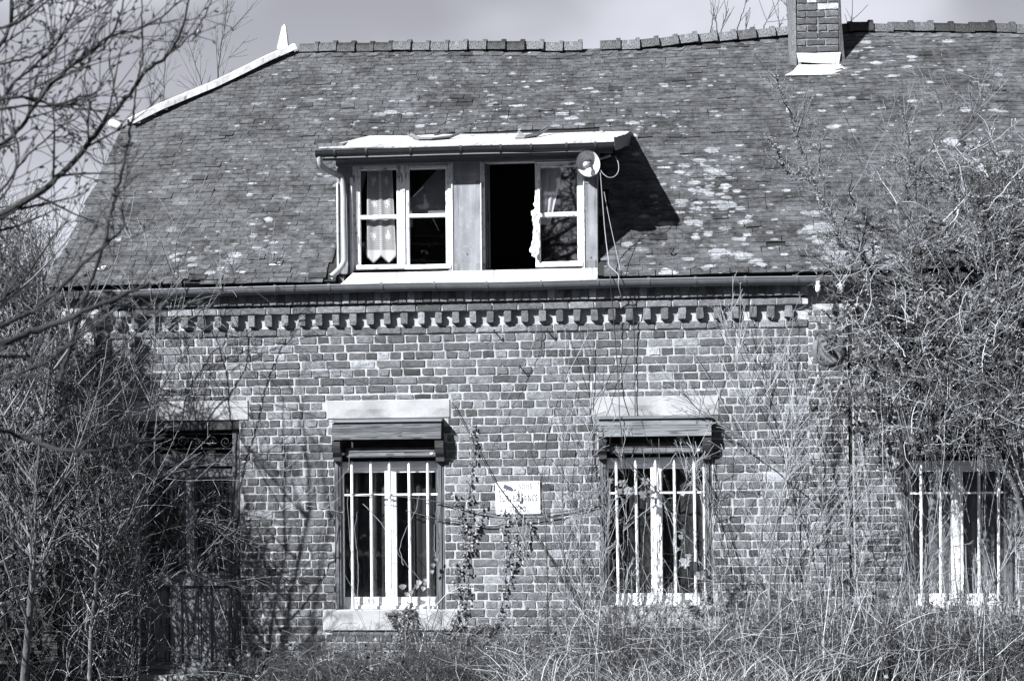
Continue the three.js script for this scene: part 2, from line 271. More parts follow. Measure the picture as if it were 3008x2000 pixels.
{
  const r = rngOf(5);
  const lay = (xa, xb, ytop, pitch, L, Hd, joint, first) => {
    for (let row = 0, y1 = ytop; y1 > -0.35; row++, y1 -= pitch) {
      const y0 = y1 - pitch + joint, free = [[xa, xb]];
      for (const o of NOBRICK) if (o.y0 < y1 - 0.012 && o.y1 > y0 + 0.012) for (let i = free.length - 1; i >= 0; i--) { const [a, b] = free[i]; if (o.x1 <= a || o.x0 >= b) continue; free.splice(i, 1, ...[[a, o.x0 - 0.006], [o.x1 + 0.006, b]].filter(([p, q]) => q - p > 0.02)); }
      const head = (row + first) % 2 === 0; let x = xa - r() * 0.05 - (head ? 0.03 : 0.09 + 0.06 * (row % 4 > 1));
      while (x < xb) {
        const odd = r(), l = head ? (odd < 0.10 ? L * 0.72 : Hd) : (odd < 0.08 ? Hd : L), a = x + joint * 0.5, b = x + l - joint * 0.5; x += l + (r() - 0.5) * 0.016;
        for (const [p, q] of free) { const s = Math.max(p, a), e = Math.min(q, b); if (e - s > 0.028) laid.push({ x0: s, x1: e, y0: y0 + (r() - 0.5) * 0.003, y1: y1 + (r() - 0.5) * 0.003, t: toneOf(r) * (0.72 + 0.56 * fbm(s * 0.9 + 40, y0 * 1.3 + 12, 3)) }); }
      }
    }
  };
  lay(XA, XB - 0.006, YC - 0.008, 0.0775, 0.236, 0.117, 0.0125, 0);
  lay(XL, XA - 0.03, YC - 0.03, 0.0765, 0.232, 0.115, 0.014, 1);
  lay(XB, GAP.x0 - 0.002, YC + 0.16, 0.0625, 0.222, 0.11, 0.0115, 0);
  lay(GAP.x1 + 0.002, XR, YC + 0.16, 0.0672, 0.226, 0.112, 0.012, 1);
  // thin brick-on-edge course over each lintel and under each sill
  for (const [a, y0, b, y1] of [[958, 1159, 1322, 1173], [1735, 1148, 2113, 1163], [372, 1165, 728, 1178], [975, 1854, 1325, 1866], [1750, 1847, 2110, 1860]]) { const q = rect(a, y0, b, y1, 0); for (let x = q.x0; x < q.x1 - 0.05; x += 0.166) laid.push({ x0: x, x1: Math.min(q.x1, x + 0.156), y0: q.y0, y1: q.y1 - 0.002, t: toneOf(r) * 1.05 }); }
  const big = laid.filter((b) => b.x1 - b.x0 > 0.2 && b.y0 > 0.9 && b.x0 > -2.9 && b.x1 < 1.5).sort((a, b) => Math.hypot(a.x0 + 0.6, (a.y0 - 2.3) * 1.5) - Math.hypot(b.x0 + 0.6, (b.y0 - 2.3) * 1.5)).slice(0, 215);
  const own = new Set(big), rest = new Buf();
  for (const b of laid) { const t = own.has(b) ? new Buf() : rest; brickInto(t, r, b.x0, b.x1, b.y0, b.y1, 0, 0.05, b.t); if (t !== rest) t.build('brick', M.brick, wall); }
  rest.build('brickwork', M.brick, wall, 'stuff');
}
part('crack_shade_board', cbox(GAP.x0 - 0.004, W(2500, 1765).y, -0.06, GAP.x1 + 0.004, W(2500, 940).y, -0.028), M.dark, wall);  // dark board added inside the gap to stand for its shade
// stone lintels and sills
for (const [a, y0, b, y1, z] of [[958.5, 1174, 1321.5, 1229, 0.004], [1735, 1163, 2113, 1222, 0.004], [2625, 1160, 3030, 1218, 0.004], [372, 1178, 728, 1236, 0.004]]) part('lintel', pbox(a, y0, b, y1, z, 0.2, 'x', 0.006), M.stone, wall);
for (const [a, y0, b, y1, z] of [[948, 1791, 1346, 1853, 0.022], [1724, 1779, 2121, 1846, 0.022], [2617, 1780, 3018, 1846, 0.022]]) part('sill', pbox(a, y0, b, y1, z, 0.26, 'x', 0.008), M.stone, wall);

// cornice: brick-on-edge row, stretcher course, dentils, lower course
{
  const r = rngOf(21), Y = (py) => W(1500, py).y, xa = W(284, 950).x, xb = XB - 0.004;
  const cor = part('cornice', [cbox(xa, Y(886), -0.02, xb, Y(850), 0.066), cbox(xa, Y(912), -0.02, xb, Y(892), 0.046), cbox(xa, Y(976), -0.02, xb, Y(952), 0.004), cbox(xa, Y(953), -0.02, xb, Y(911), -0.024)], M.mortar, house);
  const put = (nm, x0, x1, py0, py1, z, d, t) => { const b = new Buf(); brickInto(b, r, x0, x1, Y(py1), Y(py0), z, d, t); b.build(nm, M.brick, cor); };
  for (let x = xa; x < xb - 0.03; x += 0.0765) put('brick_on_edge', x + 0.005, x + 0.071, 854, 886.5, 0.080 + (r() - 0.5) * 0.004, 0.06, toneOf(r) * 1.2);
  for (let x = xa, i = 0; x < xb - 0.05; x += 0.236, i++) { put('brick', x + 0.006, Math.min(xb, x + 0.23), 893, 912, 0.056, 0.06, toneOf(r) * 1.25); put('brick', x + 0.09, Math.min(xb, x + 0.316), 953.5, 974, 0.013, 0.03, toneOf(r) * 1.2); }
  for (let x = xa + 0.03; x < xb - 0.05; x += 0.1605) { put('dentil', x, x + 0.067, 915, 948.5, 0.056 + (r() - 0.5) * 0.008, 0.062, toneOf(r) * 1.2); put('recessed_brick', x + 0.078, x + 0.149, 914, 949, -0.015, 0.03, toneOf(r) * 0.8); }  // recessed bricks toned darker: shade between the dentils put into their colour
}
// behind the front: floors, back and gable walls, all closed
{
  const ys = 3.40, zb = -5.95, RY = 6.85, RZ = EY + EZ - RY;
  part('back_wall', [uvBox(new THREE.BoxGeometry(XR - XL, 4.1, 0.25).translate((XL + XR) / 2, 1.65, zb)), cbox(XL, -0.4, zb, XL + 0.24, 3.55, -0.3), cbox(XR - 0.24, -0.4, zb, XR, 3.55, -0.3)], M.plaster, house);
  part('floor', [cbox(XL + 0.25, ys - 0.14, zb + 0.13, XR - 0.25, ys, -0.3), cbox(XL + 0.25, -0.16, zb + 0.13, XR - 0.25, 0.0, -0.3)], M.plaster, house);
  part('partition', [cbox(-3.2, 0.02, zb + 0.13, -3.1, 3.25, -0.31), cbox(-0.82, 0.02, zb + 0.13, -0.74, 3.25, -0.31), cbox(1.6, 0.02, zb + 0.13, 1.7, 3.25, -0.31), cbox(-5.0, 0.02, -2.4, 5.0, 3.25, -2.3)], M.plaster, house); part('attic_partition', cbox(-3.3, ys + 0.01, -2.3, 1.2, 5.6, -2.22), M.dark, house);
  const gab = new THREE.Shape([[-0.02, 3.5], [-0.02, 3.62], [-1.72, 5.45], [-4.2, 5.45], [-5.95, 3.62], [-5.95, 3.5]].map(([z, y]) => new THREE.Vector2(-z, y)));
  const gg = new THREE.ExtrudeGeometry(gab, { depth: 0.22, bevelEnabled: false }); gg.rotateY(Math.PI / 2); gg.translate(XL + 0.02, 0, 0);
  part('gable_wall', uvBox(gg), M.mortar, house);
}
// ───────────── roof ─────────────
const RIDGE = [[850, 155], [1200, 153], [1500, 147], [1700, 142], [1900, 139], [2000, 131], [2200, 118], [2330, 108], [2480, 101], [2700, 103], [3008, 107], [3400, 111]].map((q) => R(...q));
const sRidge = (x) => { for (let i = 1; i < RIDGE.length; i++) if (x < RIDGE[i].x || i === RIDGE.length - 1) { const a = RIDGE[i - 1], b = RIDGE[i]; return lerp(a.s, b.s, clamp((x - a.x) / (b.x - a.x), -0.2, 1.2)); } };
const VERGE = R(352, 382), HIP0 = { x: XL - 0.03, s: VERGE.s }, HIP1 = { x: XRIDGE, s: sRidge(XRIDGE) };
const sTop = (x) => Math.min(sRidge(x), x < HIP1.x ? lerp(HIP0.s, HIP1.s, (x - HIP0.x) / (HIP1.x - HIP0.x)) : 99);
const DL = W(989, 700, -0.03).x, DR = W(1757, 700, -0.03).x, DJ = R(1400, 399).s;
const inDormer = (x, s, m = 0) => x > DL + m && x < DR - m && s < DJ - m;
const roof = (() => {
  const geos = [], patch = (x0, x1, s0, s1f) => { const rows = []; const nx = Math.max(2, Math.ceil((x1 - x0) / 0.18)); for (let j = 0; j <= 16; j++) { const row = []; for (let i = 0; i <= nx; i++) { const x = lerp(x0, x1, i / nx); row.push(RF(x, lerp(s0, s1f(x), j / 16), 0)); } rows.push(row); } geos.push(sheet(rows, 0.05)); };
  patch(HIP0.x + 0.01, DL, 0.02, sTop); patch(DL, DR, DJ, sTop); patch(DR, XR, 0.02, sTop);
  // rear slope and hipped end, closing the attic
  const yb = EY - 0.05, zb = -5.95 - EZ; const rear = (x) => { const p = RF(x, sRidge(Math.max(x, XRIDGE)), 0); return p; };
  const rows = [[], []]; for (let i = 0; i <= 20; i++) { const x = lerp(XRIDGE, XR, i / 20); rows[0].push(rear(x)); rows[1].push(V(x, yb, zb)); } geos.push(sheet(rows, 0.05));
  const v0 = RF(HIP0.x, HIP0.s, 0), top = rear(XRIDGE), v1 = V(v0.x, v0.y, -5.95 - v0.z); geos.push(sheet([[v0, v0], [top, v1]], 0.03), sheet([[top, top], [v1, V(XRIDGE, yb, zb)]], 0.03), sheet([[v1, v1], [V(XRIDGE, yb, zb), V(v0.x, yb, zb)]], 0.03));
  return part('roof', geos, M.deck, house);
})();
{
  // colour of the slates: tone of each in its vertices, mottling and lichen in one map over the whole slope
  const TW = 2048, TH = 1024, X0 = -5.5, WX = 10.8, SH = 4.8, L = new Float32Array(TW * TH), r = rngOf(9);
  const cl = (px, py, sx, sy, n, sz) => { for (let i = 0; i < n; i++) { const q = R(px + (r() + r() + r() - 1.5) * sx, py + (r() + r() + r() - 1.5) * sy); blob(q.x, q.s, sz * (0.25 + 1.1 * r() * r())); } };
  function blob(x, s, rad) {
    const ci = ((x - X0) / WX) * TW, cj = (s / SH) * TH, k = TW / WX, R1 = Math.ceil(rad * k * 1.7), ph = r() * 100, ax = 0.95 + r() * 0.9, ay = 0.7 + r() * 0.4, am = 0.55 + 0.45 * r();
    for (let j = -R1; j <= R1; j++) for (let i = -R1; i <= R1; i++) {
      const a = Math.round(ci + i), b = Math.round(cj + j); if (a < 0 || b < 0 || a >= TW || b >= TH) continue;
      const d = Math.hypot(i / ax, j / ay) / (rad * k), e = d + 0.9 * (fbm(a * 0.05 + ph, b * 0.07, 3) - 0.5) + 0.35 * (vn(a * 0.45 + ph, b * 0.45) - 0.5);
      if (e < 0.78) { const v = am * (0.62 + 0.5 * vn(a * 0.6 + 7, b * 0.6)); L[b * TW + a] = Math.max(L[b * TW + a], v * smooth(0.78, 0.64, e)); }
    }
  }
  cl(1500, 420, 1700, 420, 170, 0.022); cl(1500, 320, 1300, 260, 110, 0.03); cl(2300, 550, 900, 300, 90, 0.035); cl(2060, 560, 150, 110, 50, 0.05); cl(2080, 520, 120, 90, 22, 0.065); cl(2050, 600, 130, 80, 20, 0.065); cl(2130, 470, 60, 30, 5, 0.1); cl(2150, 640, 220, 120, 36, 0.06);
  cl(2300, 760, 420, 90, 60, 0.08); cl(2520, 720, 200, 110, 26, 0.11); cl(2480, 250, 170, 120, 30, 0.06); cl(2600, 190, 200, 60, 16, 0.07); cl(2850, 240, 200, 160, 28, 0.06); cl(2900, 480, 200, 120, 30, 0.09);
  cl(1300, 300, 520, 130, 60, 0.05); cl(1300, 360, 420, 50, 40, 0.06); cl(1650, 330, 360, 140, 46, 0.05); cl(1850, 300, 300, 200, 30, 0.045); cl(1900, 380, 150, 60, 12, 0.06);
  cl(820, 540, 260, 60, 16, 0.06); cl(650, 740, 260, 130, 34, 0.05); cl(600, 760, 200, 70, 14, 0.07); cl(850, 700, 160, 120, 14, 0.05); cl(500, 500, 500, 400, 26, 0.035); cl(1000, 200, 500, 120, 22, 0.035); cl(2100, 200, 300, 150, 26, 0.04); cl(1850, 760, 160, 60, 14, 0.05);
  const d = new Uint8Array(TW * TH * 4);
  for (let j = 0; j < TH; j++) for (let i = 0; i < TW; i++) {
    const m = fbm(i * 0.012, j * 0.016, 4), f = fbm(i * 0.16 + 9, j * 0.2, 3), sp = smooth(0.76, 0.86, vn(i * 0.42 + 50, j * 0.42)), o = (j * TW + i) * 4, moss = smooth(0.56, 0.7, fbm(i * 0.02 + 90, j * 0.03 + 10, 4));
    const bl = fbm(i * 0.06 + 33, j * 0.075 + 3, 3); let v = 0.072 + 0.07 * (m - 0.45) + 0.10 * (f - 0.5) + 0.10 * (bl - 0.5) + 0.05 * sp; v *= 1 - 0.34 * moss; v = Math.max(0.02, v); v = lerp(v, 0.42, Math.min(1, L[j * TW + i] * (0.55 + 0.75 * vn(i * 0.33 + 3, j * 0.33 + 8)))); const c = clamp(v) * 255; d[o] = d[o + 1] = d[o + 2] = c; d[o + 3] = 255;
  }
  const t = new THREE.DataTexture(d, TW, TH); t.magFilter = THREE.LinearFilter; t.minFilter = THREE.LinearMipmapLinearFilter; t.generateMipmaps = true; t.wrapS = t.wrapT = THREE.RepeatWrapping; t.needsUpdate = true;
  M.slate.map = t; const tb = tex(512, 512, (u, v) => 0.5 + 0.5 * (fbm(u * 20, v * 20, 4, 32) - 0.5)); M.slate.bumpMap = rep(tb, 14, 6); M.slate.bumpScale = 0.004;
  const slate = (buf, x0, x1, s0, len, lift, rot, tone, clip) => {
    const cx = (x0 + x1) / 2, cs = s0 + len / 2, P = [], cr = Math.cos(rot), sr = Math.sin(rot);
    const q = (x, s, h) => { const a = x - cx, b = s - cs, X = cx + a * cr - b * sr, S = cs + a * sr + b * cr; return [X, S, RF(X, S, h)]; };
    const up = 0.003, lo = lift, th = 0.0078, k = [];
    if (clip === 1) k.push([x0, s0 + 0.045], [x0 + 0.04, s0]); else if (clip === 3) k.push([x0, s0 + 0.09], [x0 + 0.045, s0]); else k.push([x0, s0]);
    if (clip === 2) k.push([x1 - 0.05, s0], [x1, s0 + 0.04]); else if (clip === 3) k.push([x1 - 0.045, s0], [x1, s0 + 0.09]); else k.push([x1, s0]);
    k.push([x1, s0 + len], [x0, s0 + len]);
    const hh = (s) => lerp(lo, up, (s - s0) / len), T0 = k.map(([x, s]) => q(x, s, hh(s) + th)), B0 = k.map(([x, s]) => q(x, s, hh(s))), col = C3(tone, 0.9), n = k.length;
    const f = (a, b, c) => { buf.face(a[2], b[2], c[2], col); const o = buf.u.length - 6; [a, b, c].forEach((p, i) => { buf.u[o + i * 2] = (p[0] - X0) / WX; buf.u[o + i * 2 + 1] = p[1] / SH; }); };
    for (let i = 1; i < n - 1; i++) f(T0[0], T0[i], T0[i + 1]);
    for (let i = 0; i < n; i++) { const j = (i + 1) % n; if (i === n - 2) continue; f(T0[i], B0[i], B0[j]); f(T0[i], B0[j], T0[j]); }
  };
  const r2 = rngOf(31), rest = new Buf(), e = 0.0785, hole = R(2287, 725), list = [];
  for (let k = 0; ; k++) {
    const s0 = -0.012 + k * e; if (s0 > 4.62) break; let x = XL - 0.06 + (k % 2) * 0.08 + r2() * 0.03;
    while (x < XR) {
      const w = 0.163 + (r2() - 0.5) * 0.03, x0 = x + 0.002, x1 = x + w - 0.004 - r2() * 0.003, cx = (x0 + x1) / 2; x += w;
      const big = s0 > sTop(cx) - 0.19; if (s0 > sTop(cx) - 0.05 || x0 < XL - 0.065) continue;
      if (inDormer(cx, s0 + 0.06, -0.06) || (cx > DL - 0.03 && cx < DR + 0.03 && s0 < DJ - 0.05)) continue;
      const q = r2(), j = (a) => (r2() - 0.5) * a; if (Math.hypot((cx - hole.x) / 0.11, (s0 - hole.s + 0.06) / 0.07) < 1 || (q < 0.005 && s0 > 0.3)) continue;
      if (k === 0 && Math.abs(cx - R(540, 838).x) < 0.08) continue;
      const tone = 0.75 * Math.exp(((r2() + r2()) - 1) * 0.26) * (q > 0.985 ? 0.45 : 1), slip = q > 0.97 ? -0.03 * r2() : 0;
      list.push([x0, x1, s0 + j(0.007) + slip, Math.min(0.165, sTop(cx) - s0 + 0.01), 0.0100 + r2() * r2() * 0.005 + (q > 0.97 ? 0.008 : 0), j(0.016) + (q > 0.965 ? j(0.18) : 0), tone, q > 0.93 && q < 0.95 ? 1 : q > 0.95 && q < 0.97 ? 2 : 0]);
    }
  }
  // one course of wider clipped slates under the ridge tiles
  for (let x = XRIDGE + 0.02, i = 0; x < XR; x += 0.205, i++) { const s1 = sRidge(x + 0.1); list.push([x + 0.004, x + 0.2, s1 - 0.17, 0.175, 0.017, (r2() - 0.5) * 0.05, 0.95 * Math.exp((r2() - 0.5) * 0.3), 3]); }
  let own = 0; for (const a of list) { const mine = own < 300 && a[0] > -3.9 && a[1] < 1.5 && (a[1] < DL || a[0] > DR) && a[2] > 0.05; const b = mine ? new Buf() : rest; slate(b, ...a); if (mine) { own++; b.build('slate', M.slate, roof); } }
  rest.build('slates', M.slate, roof, 'stuff');
}
// ridge tiles
{
  const r = rngOf(41), tile = (L, rad, dk) => {
    const g = []; const arc = (x0, x1, ra, rb, th) => { const rows = []; for (const [x, q] of [[x0, ra], [x1, rb]]) { const row = []; for (let i = 0; i <= 10; i++) { const a = lerp(-1.62, 1.62, i / 10); row.push(V(x, Math.cos(a) * q - q * 0.25, Math.sin(a) * q * 0.95)); } rows.push(row); } return sheet(rows.reverse(), th); };
    g.push(arc(0, L, rad, rad * 1.03, 0.013)); g.push(arc(L - 0.038, L + 0.012, rad + 0.02, rad + 0.022, 0.02)); return g;
  };
  const tone = [0.22, 0.16, 0.11, 0.045, 0.035], mats = tone.map((v, i) => std(v, { map: rep(T.brick, 2, 2), bumpMap: rep(T.brick, 2, 2), bumpScale: 0.006, roughness: 0.6 }));
  const shapes = [0.105, 0.11, 0.115].map((q) => mergeGeometries(tile(0.222, q)));
  const miss = R(1737, 130).x; let i = 0;
  const dark = [1010, 1060, 1110, 1455, 1510, 2490, 2540, 2790, 2850, 2900].map((p) => R(p, 130).x);
  for (let x = XRIDGE + 0.06; x < XR - 0.2; x += 0.2185, i++) {
    if (Math.abs(x + 0.11 - miss) < 0.105) continue; const p = RF(x, sRidge(x) + 0.0, 0), p2 = RF(x + 0.2, sRidge(x + 0.2), 0), dk = dark.some((q) => Math.abs(q - x - 0.1) < 0.1);
    const m = shade(new THREE.Mesh(shapes[i % 3], mats[dk ? 3 + (i % 2) : Math.floor(r() * 2.6)])); m.name = 'ridge_tile'; m.position.set(x, p.y + 0.012 + (r() - 0.5) * 0.016, p.z - 0.04); m.rotation.z = Math.atan2(p2.y - p.y, 0.2) + (r() - 0.5) * 0.05; m.rotation.x = (r() - 0.5) * 0.08; roof.add(m);
  }
  const p = RF(miss, sRidge(miss), 0); part('ridge_board', cbox(miss - 0.13, p.y - 0.03, p.z - 0.06, miss + 0.13, p.y + 0.012, p.z - 0.02), M.woodDark, roof);
  // hip flashing, its end cap and the finial
  const h0 = RF(HIP0.x + 0.06, sTop(HIP0.x + 0.06), 0.02), h1 = RF(XRIDGE, sTop(XRIDGE) - 0.02, 0.02), hp = (f, dx, dh) => { const q = h0.clone().lerp(h1, f); q.y += dh + 0.012 * Math.sin(f * 9); q.x += dx * 0.5; q.z += dx * 0.6 + dh * 0.5; return q; };
  const rows = [[-0.05, 0.0], [-0.02, 0.075], [0.05, 0.065], [0.10, 0.01]].map(([dx, dh]) => [0, 0.17, 0.34, 0.5, 0.66, 0.83, 1].map((f) => hp(f, dx, dh - 0.05 * Math.abs(dx) * 8 * 0.2)));
  part('hip_flashing', [sheet(rows, 0.004), sheet([[0.62, 0.7], [0.62, 0.7]].map((q, i) => q.map((f) => hp(f, i ? 0.09 : -0.055, i ? 0.006 : 0.006 + 0.058))), 0.004)], M.zinc, roof);
  const e = W(338, 366, h0.z + 0.02), cap = new THREE.CapsuleGeometry(0.045, 0.07, 6, 14); cap.rotateZ(Math.PI / 2 - 0.35); cap.scale(1, 1, 0.8); cap.translate(e.x, e.y, e.z); part('hip_end_cap', cap, M.zinc, roof);
  const fb = W(832, 147, h1.z + 0.05), ft = W(834, 78, h1.z + 0.02), q4 = (c, w, d) => [[-w, d], [w, d], [w, -d], [-w, -d], [-w, d]].map(([x, z]) => V(c.x + x, c.y, c.z + z));
  part('finial', [sheet([q4(ft, 0.021, 0.02), q4(fb, 0.064, 0.06)].reverse(), 0.004), new THREE.CylinderGeometry(0.008, 0.024, 0.03, 8).translate(ft.x + 0.004, ft.y + 0.012, ft.z), sheet([[W(800, 172, h1.z + 0.06), W(848, 158, h1.z + 0.1)], [W(812, 148, h1.z + 0.05), W(848, 146, h1.z + 0.06)]].map((q) => q), 0.004)], M.zinc, roof);
  // small roof window behind the branches at the right
  { const a = R(2848, 596), b = R(2985, 530), q = (x, s, h) => RF(x, s, h), bx = (x0, x1, s0, s1, h) => sheet([[q(x0, s0, h), q(x1, s0, h)], [q(x0, s1, h), q(x1, s1, h)]], 0.03);
    const rw = part('roof_window', bx(a.x, b.x, a.s, b.s, 0.045), M.dark, roof); for (const g of [bx(a.x - 0.03, b.x + 0.03, a.s - 0.04, a.s, 0.07), bx(a.x - 0.03, a.x, a.s, b.s, 0.065), bx(b.x, b.x + 0.03, a.s, b.s, 0.065), bx(a.x - 0.03, b.x + 0.03, b.s, b.s + 0.03, 0.066)]) part('roof_window_frame', g, M.lead, roof); }
  // snow hooks left in the slope
  for (const [px, py] of [[292, 788], [808, 772], [1966, 745]]) { const a = R(px, py), o = RF(a.x, a.s, 0.03), k = part('roof_hook', [cable([o.clone().add(V(-0.005, 0.07, 0.01)), o.clone().add(V(-0.008, 0.0, 0.03)), o.clone().add(V(0.015, -0.03, 0.06)), o.clone().add(V(0.03, 0.01, 0.05))], 0.007, 6)], M.iron, roof); if (px < 900) part('hook_plate', sheet([[RF(a.x - 0.05, a.s - 0.07, 0.025), RF(a.x + 0.06, a.s - 0.07, 0.025)], [RF(a.x - 0.04, a.s + 0.0, 0.02), RF(a.x + 0.07, a.s + 0.0, 0.02)]], 0.003), M.zinc, roof); }
}
// ───────────── chimney ─────────────
{
  const r = rngOf(51), b = R(2400, 188), zf = b.p.z + 0.0, x0 = W(2341, 100, zf).x, x1 = W(2467, 100, zf).x, yb = W(2400, 220, zf).y, yt = W(2400, -120, zf).y, dp = 0.62, body = [cbox(x0 + 0.006, yb - 0.3, zf - dp, x1 - 0.006, yt, zf - 0.012, 0.01)];
  const ch = part('chimney', body, std(0.36, { map: rep(T.mortar, 2, 2), bumpMap: rep(T.mortar, 2, 2), bumpScale: 0.004, roughness: 0.95 }, 0.5), house);
  const tn = () => 0.15 * Math.exp((r() - 0.5) * 0.9), yq = W(2400, 154, zf).y; let row = 0;
  for (let y = yq; y < yt - 0.05; y += 0.0775, row++) {
    const cuts = row % 2 ? [0, 0.105, 0.31, x1 - x0] : [0, 0.23, x1 - x0 - 0.0]; const C = row % 4 === 3 ? [0, 0.115, 0.225, 0.335, x1 - x0] : cuts;
    for (let i = 0; i < C.length - 1; i++) { const q = new Buf(); brickInto(q, r, x0 + C[i] + 0.006, x0 + C[i + 1] - 0.006, y + 0.007, y + 0.07, zf, 0.05, (row === 6 || row === 7) && i === 1 ? 0.8 : tn()); q.build('brick', M.brick, ch); }
  }
  // rendered side, spreading to a mortar fillet at its foot
  const side = (sg, xx) => { const rows = []; for (let j = 0; j <= 8; j++) { const f = j / 8, y = lerp(W(2400, 245, zf).y, yt, f), fl = 0.10 * Math.pow(1 - f, 2.5) + 0.012 * vn(j * 1.7, sg * 5 + 9); rows.push([V(xx, y, zf - 0.004), V(xx + sg * (0.008 + fl * 0.8), y, zf - 0.02), V(xx + sg * (0.012 + fl), y, zf - 0.3), V(xx + sg * 0.012, y, zf - dp)]); } return sheet(sg > 0 ? rows : rows, 0.01); };
  for (const g of [side(-1, x0), side(1, x1)]) part('rendered_side', g, std(0.22, { map: rep(T.mortar, 1.5, 1.5), bumpMap: rep(T.brick, 3, 3), bumpScale: 0.012 }, 0.6), ch);
  const Z = zf, A = (px, py, dz) => W(px, py, Z + dz);
  part('apron_flashing', sheet([[A(2306, 221, 0.19), A(2400, 219, 0.19), A(2500, 217, 0.19)], [A(2330, 208, 0.12), A(2400, 207, 0.12), A(2486, 203, 0.12)], [A(2346, 190, 0.05), A(2400, 190, 0.055), A(2470, 188, 0.045)]], 0.004), M.zinc, ch);
  part('stepped_flashing', sheet([[A(2347, 181, 0.055), A(2400, 185, 0.04), A(2466, 188, 0.03)], [A(2341, 155, 0.008), A(2400, 156, 0.006), A(2471, 153, 0.006)]], 0.004), M.zinc, ch);
}

// ───────────── eaves gutter ─────────────
{
  const gz = 0.136, rad = 0.056, line = [[250, 860], [420, 853], [600, 848], [900, 840], [1200, 833], [1500, 830], [1824, 822], [2100, 817], [2400, 813], [2590, 810]].map(([x, y]) => W(x, y, gz + 0.05));
  const cv = new THREE.CatmullRomCurve3(line), rows = []; const N = 60;
  for (let i = 0; i <= N; i++) { const p = cv.getPoint(i / N), row = []; for (let k = 0; k <= 12; k++) { const a = Math.PI * (k / 12); row.push(V(p.x, p.y - Math.sin(a) * rad * 1.12, gz + Math.cos(a) * rad)); } rows.push(row); }
  const bead = new Buf(); bead.tube(cv.getPoints(60).map((p) => V(p.x, p.y + 0.002, gz + rad + 0.002)), 0.007, 0.007, 8, [1, 1, 1]);
  const bg = bead.geo(); bg.deleteAttribute('color');
  const g = part('gutter', sheet(rows.reverse(), 0.003), M.gutter, house); part('gutter_rim', bg, M.lead, g);  // rim in a paler metal, its bright highlight put into the colour
  for (let px = 400; px < 2560; px += 133) { const q = cv.getPoint(clamp((W(px, 830, gz).x - line[0].x) / (line[9].x - line[0].x))), row = [[], []]; for (let k = 0; k <= 10; k++) { const a = Math.PI * (k / 10) - 0.25; for (const s of [0, 1]) row[s].push(V(q.x + (s - 0.5) * 0.024, q.y - Math.sin(a) * (rad * 1.12 + 0.005), gz + Math.cos(a) * (rad + 0.005))); } part('gutter_bracket', sheet(row.reverse(), 0.003), M.gutter, g); }
  part('fascia_board', cbox(XL + 0.02, YT - 0.01, 0.02, XR, EY - 0.02, 0.078), M.woodDark, house);
  for (const [px, py] of [[2404, 842], [2470, 848]]) { const o = W(px, py, 0.2); const ins = new THREE.LatheGeometry([[0, 0.055], [0.018, 0.05], [0.022, 0.03], [0.014, 0.022], [0.026, 0.012], [0.024, -0.03], [0.016, -0.05], [0, -0.05]].map((q) => new THREE.Vector2(...q)), 14); ins.translate(o.x, o.y, 0.2); part('insulator', ins, M.enamel, house); part('insulator_pin', cable([V(o.x, o.y - 0.04, 0.2), V(o.x, o.y - 0.1, 0.2), V(o.x, o.y - 0.12, 0.06)], 0.008, 6), M.iron, house); }
}
// downpipe at the left of the front and the iron tie plate
{
  const p0 = W(286, 925, 0.06), p1 = W(288, 1990, 0.06); part('downpipe', cable([V(p0.x, p0.y, 0.07), V(p0.x, 2, 0.07), V(p1.x, -0.05, 0.07)], 0.036, 10), M.iron, house);
  const o = W(2436.6, 1027, 0.03), pr = [[0, 0.062], [0.018, 0.06], [0.024, 0.045], [0.05, 0.042], [0.062, 0.03], [0.09, 0.026], [0.105, 0.034], [0.12, 0.036], [0.135, 0.026], [0.15, 0.012], [0.152, 0]].map(([a, b]) => new THREE.Vector2(a, b));
  const g = new THREE.LatheGeometry(pr, 44); g.rotateX(Math.PI / 2); g.translate(o.x, o.y, 0.0); const tp = part('tie_plate', g, std(0.19, { map: rep(T.zinc, 2, 2), roughness: 0.6, bumpMap: rep(T.brick, 2, 2), bumpScale: 0.004 }), house);
  const nut = new THREE.CylinderGeometry(0.024, 0.026, 0.04, 6); nut.rotateX(Math.PI / 2); nut.translate(o.x, o.y, 0.07); part('nut', nut, M.iron, tp);
  for (const [a, b, c, d] of [[1450, 968, 1468, 1000], [1605, 966, 1630, 1004], [1525, 1072, 1545, 1092]]) { const q = W(a, b, 0.004); part('wall_hook', cable([V(q.x, q.y, -0.02), V(q.x + 0.004, q.y - 0.02, 0.05), V(q.x + 0.012, q.y - 0.035, 0.075), V(q.x + 0.014, q.y - 0.005, 0.08)], 0.006, 6), M.iron, house); }
}
